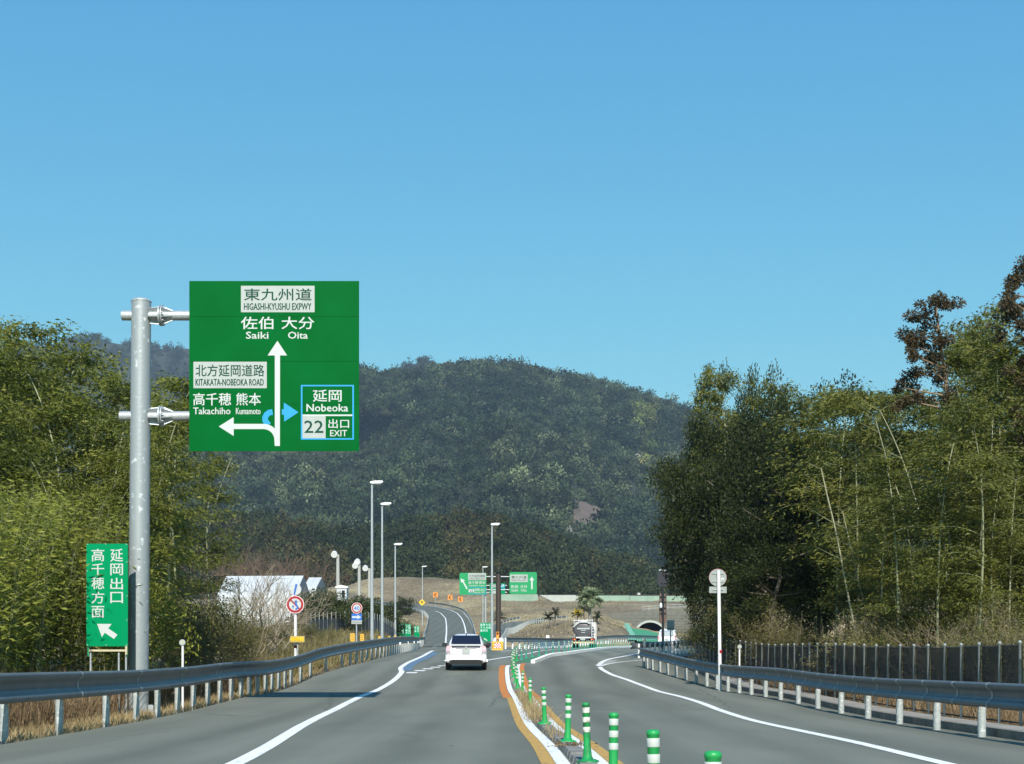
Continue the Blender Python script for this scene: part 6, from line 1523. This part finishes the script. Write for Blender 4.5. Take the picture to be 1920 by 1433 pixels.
def hill(name, label, sil, vbase, y0, y1, nt, size, seed, relief, tfun, skip=None, back=.25):
    su, sv = sil; uu = np.linspace(su[0], su[-1], 220); tt = np.linspace(0, 1 + back, 60)
    def surf(u, t):
        vr = np.interp(u, su, sv); tc = np.minimum(t, 1); v = vbase + (vr - vbase)*(1 - (1-tc)**1.25)
        Y = y0 + (y1-y0)*tc + relief*(fbm(u/170 + 3, tc*3.2, seed) - .5)*np.sin(np.pi*np.clip(tc*.9 + .1, 0, 1))
        z = EYE + (VH - v)*Y/F; b_ = np.maximum(t - 1, 0); Yb_ = Y + b_*(y1-y0); return (u-960)*Y/F*(1 + b_*.3), Yb_, z - b_*(y1-y0)*.45
    U_, T_ = np.meshgrid(uu, tt); X, Y, Z = surf(U_, T_); tag(grid_sheet(name, X, Y, Z - size*.25, M_hill), kind='structure')
    g = np.random.default_rng(seed + 9); u = g.uniform(su[0], su[-1], nt); t = g.random(nt)**.8 * 1.02
    if skip is not None: k_ = ~skip(u, t, surf); u, t = u[k_], t[k_]
    X, Y, Z = surf(u, t); sc = size*(.45 + 1.0*g.random(len(u))**1.8)
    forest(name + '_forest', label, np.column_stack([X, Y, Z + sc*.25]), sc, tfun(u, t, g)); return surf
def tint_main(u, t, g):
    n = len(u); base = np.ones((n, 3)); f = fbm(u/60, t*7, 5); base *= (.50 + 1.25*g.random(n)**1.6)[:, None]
    base *= [1.27, 1.44, 1.26]; f2 = fbm(u/120 + 7, t*4 + 2, 25); base[f2 < .45] *= [.62, .70, .74]; br = (f > .58) & (g.random(n) < .45); base[br] *= [1.8, 1.55, 1.6]  # darker conifer-toned noise patches put the shade of valleys into the tree tint
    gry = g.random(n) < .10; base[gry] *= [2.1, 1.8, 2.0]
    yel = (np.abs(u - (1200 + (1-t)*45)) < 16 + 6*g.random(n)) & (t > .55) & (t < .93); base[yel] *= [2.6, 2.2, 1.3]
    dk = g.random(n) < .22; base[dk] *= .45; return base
PATCH = [(1078, 940), (1098, 946), (1126, 956), (1118, 985), (1092, 993), (1074, 985)]
def inpoly(u, v, poly):
    r = np.zeros(len(u), bool)
    for i in range(len(poly)):
        x1, y1 = poly[i]; x2, y2 = poly[i-1]; c = ((y1 > v) != (y2 > v)) & (u < (x2-x1)*(v-y1)/(y2-y1 + 1e-9) + x1); r ^= c
    return r
PATCH2 = [(1046, 1004), (1070, 984), (1092, 994), (1088, 1006), (1068, 1010)]; PATCH3 = [(1186, 858), (1194, 852), (1208, 856), (1202, 864), (1190, 865)]
def skipf(u, t, surf):
    X, Y, Z = surf(u, t); v = VH - (Z - EYE)*F/Y; return inpoly(u, v, PATCH) | inpoly(u, v, PATCH2) | inpoly(u, v, PATCH3)
MS_ = ([150, 300, 420, 540, 620, 680, 705, 760, 800, 830, 860, 900, 950, 1000, 1030, 1060, 1100, 1150, 1200, 1250, 1300, 1400, 1500, 1700, 2000], [840, 790, 750, 720, 700, 688, 695, 694, 691, 684, 680, 679, 680, 684, 697, 699, 706, 720, 737, 748, 768, 800, 830, 880, 930])
MS = (MS_[0], [v_ + 7 for v_ in MS_[1]])
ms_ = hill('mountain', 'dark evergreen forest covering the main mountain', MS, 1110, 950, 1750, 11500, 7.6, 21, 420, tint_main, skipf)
def on_surf(surf, u, v):
    t = np.linspace(0, 1, 300); X, Y, Z = surf(np.full(300, float(u)), t); vv = VH - (Z - EYE)*F/Y; i = int(np.argmin(np.abs(vv - v))); return Vector((X[i], Y[i], Z[i]))
def clearing(name, poly, m, label):
    cu_ = sum(p[0] for p in poly)/len(poly); cv_ = sum(p[1] for p in poly)/len(poly); vs = []; fs = []; n = len(poly)*3; rings = 5
    P_ = [];
    for i in range(len(poly)):
        a, b = poly[i], poly[(i+1) % len(poly)]
        for q in range(3): f = q/3; P_.append((a[0] + (b[0]-a[0])*f + rnd.uniform(-1, 1), a[1] + (b[1]-a[1])*f + rnd.uniform(-1, 1)))
    for k_ in range(1, rings+1):
        for (u, v) in P_: p = on_surf(ms_, cu_ + (u-cu_)*k_/rings*1.06, cv_ + (v-cv_)*k_/rings*1.06); vs.append(p + Vector((0, -2, .6)))
    vs.append(on_surf(ms_, cu_, cv_) + Vector((0, -2, .6)))
    for k_ in range(rings-1):
        for j in range(n): fs.append((k_*n+j, k_*n+(j+1) % n, (k_+1)*n+(j+1) % n, (k_+1)*n+j))
    for j in range(n): fs.append((rings*n, (j+1) % n, j))
    o = MB().add(vs, fs, True).build(name, m); return tag(o, kind='structure')
M_scar = mat('cut_slope_brown', (.105, .080, .062), .95, 0, (.17, .125, .095), .05, .6, .4, .12)
clearing('cut_slope', PATCH, M_scar, ''); clearing('bare_ground', PATCH2, mat('cut_slope_pale', (.16, .15, .12), .95, 0, (.26, .25, .21), .06, .6), ''); clearing('bare_patch', PATCH3, mat('sand_patch', (.32, .28, .20), .95), '')
def tint_near(u, t, g):
    n = len(u); base = np.ones((n, 3))*(.60 + .55*g.random(n)**1.3)[:, None]; base *= [1.0, 1.12, .80]; f = fbm(u/70 + 9, t*4, 15)
    br = ((f > .56) & (g.random(n) < .6)) | ((np.abs(u - 868) < 32) & (t > .3) & (g.random(n) < .65)); base[br] *= [2.0, 1.35, 1.25]; dk = g.random(n) < .2; base[dk] *= .6; return base
NS = ([200, 380, 440, 500, 560, 620, 700, 780, 850, 900, 945, 1000, 1050, 1100, 1150, 1200, 1235, 1270, 1330, 1420, 1600, 1900], [985, 975, 972, 975, 990, 1000, 1000, 985, 974, 972, 978, 998, 1018, 1036, 1050, 1062, 1078, 1092, 1102, 1110, 1110, 1100])
hill('foothill', 'dark mixed forest on the nearer hill behind the ramp', NS, 1124, 520, 720, 4200, 4.0, 41, 70, tint_near)
def tint_far(u, t, g): return np.ones((len(u), 3))*(.7 + .5*g.random(len(u)))[:, None]
hill('far_ridge', 'distant hazy forested ridge left of the big sign', ([-700, -200, 60, 100, 140, 175, 210, 260, 300, 350, 420, 520, 640, 800], [690, 660, 655, 648, 637, 632, 640, 650, 652, 651, 660, 672, 700, 760]), 1000, 2500, 3000, 2600, 11, 61, 200, tint_far)
hill('far_peak', 'small distant pointed peak behind the main mountain', ([640, 700, 740, 760, 778, 797, 812, 830, 870, 950], [726, 710, 700, 688, 680, 675, 684, 694, 704, 730]), 900, 2250, 2500, 900, 8, 71, 60, tint_far)

# ------------------------------------------------------------------ hazy air
hz = MB().box((400, 2900, 500), (9000, 6400, 1005)).build('haze', None) if False else None
me = bpy.data.meshes.new('haze'); bm = bmesh.new(); bmesh.ops.create_cube(bm, size=1); bm.to_mesh(me); bm.free()
hz = bpy.data.objects.new('haze', me); link(hz); hz.scale = (6000, 4000, 790); hz.location = (0, 1950, 390); tag(hz, kind='stuff')
mh = bpy.data.materials.new('haze_air'); mh.use_nodes = True; n = mh.node_tree; n.nodes.clear(); out = n.nodes.new('ShaderNodeOutputMaterial'); pv = n.nodes.new('ShaderNodeVolumePrincipled')
pv.inputs['Color'].default_value = (.60, .76, .95, 1); pv.inputs['Density'].default_value = .00011; pv.inputs['Anisotropy'].default_value = .1
n.links.new(pv.outputs[0], out.inputs['Volume']); me.materials.append(mh)
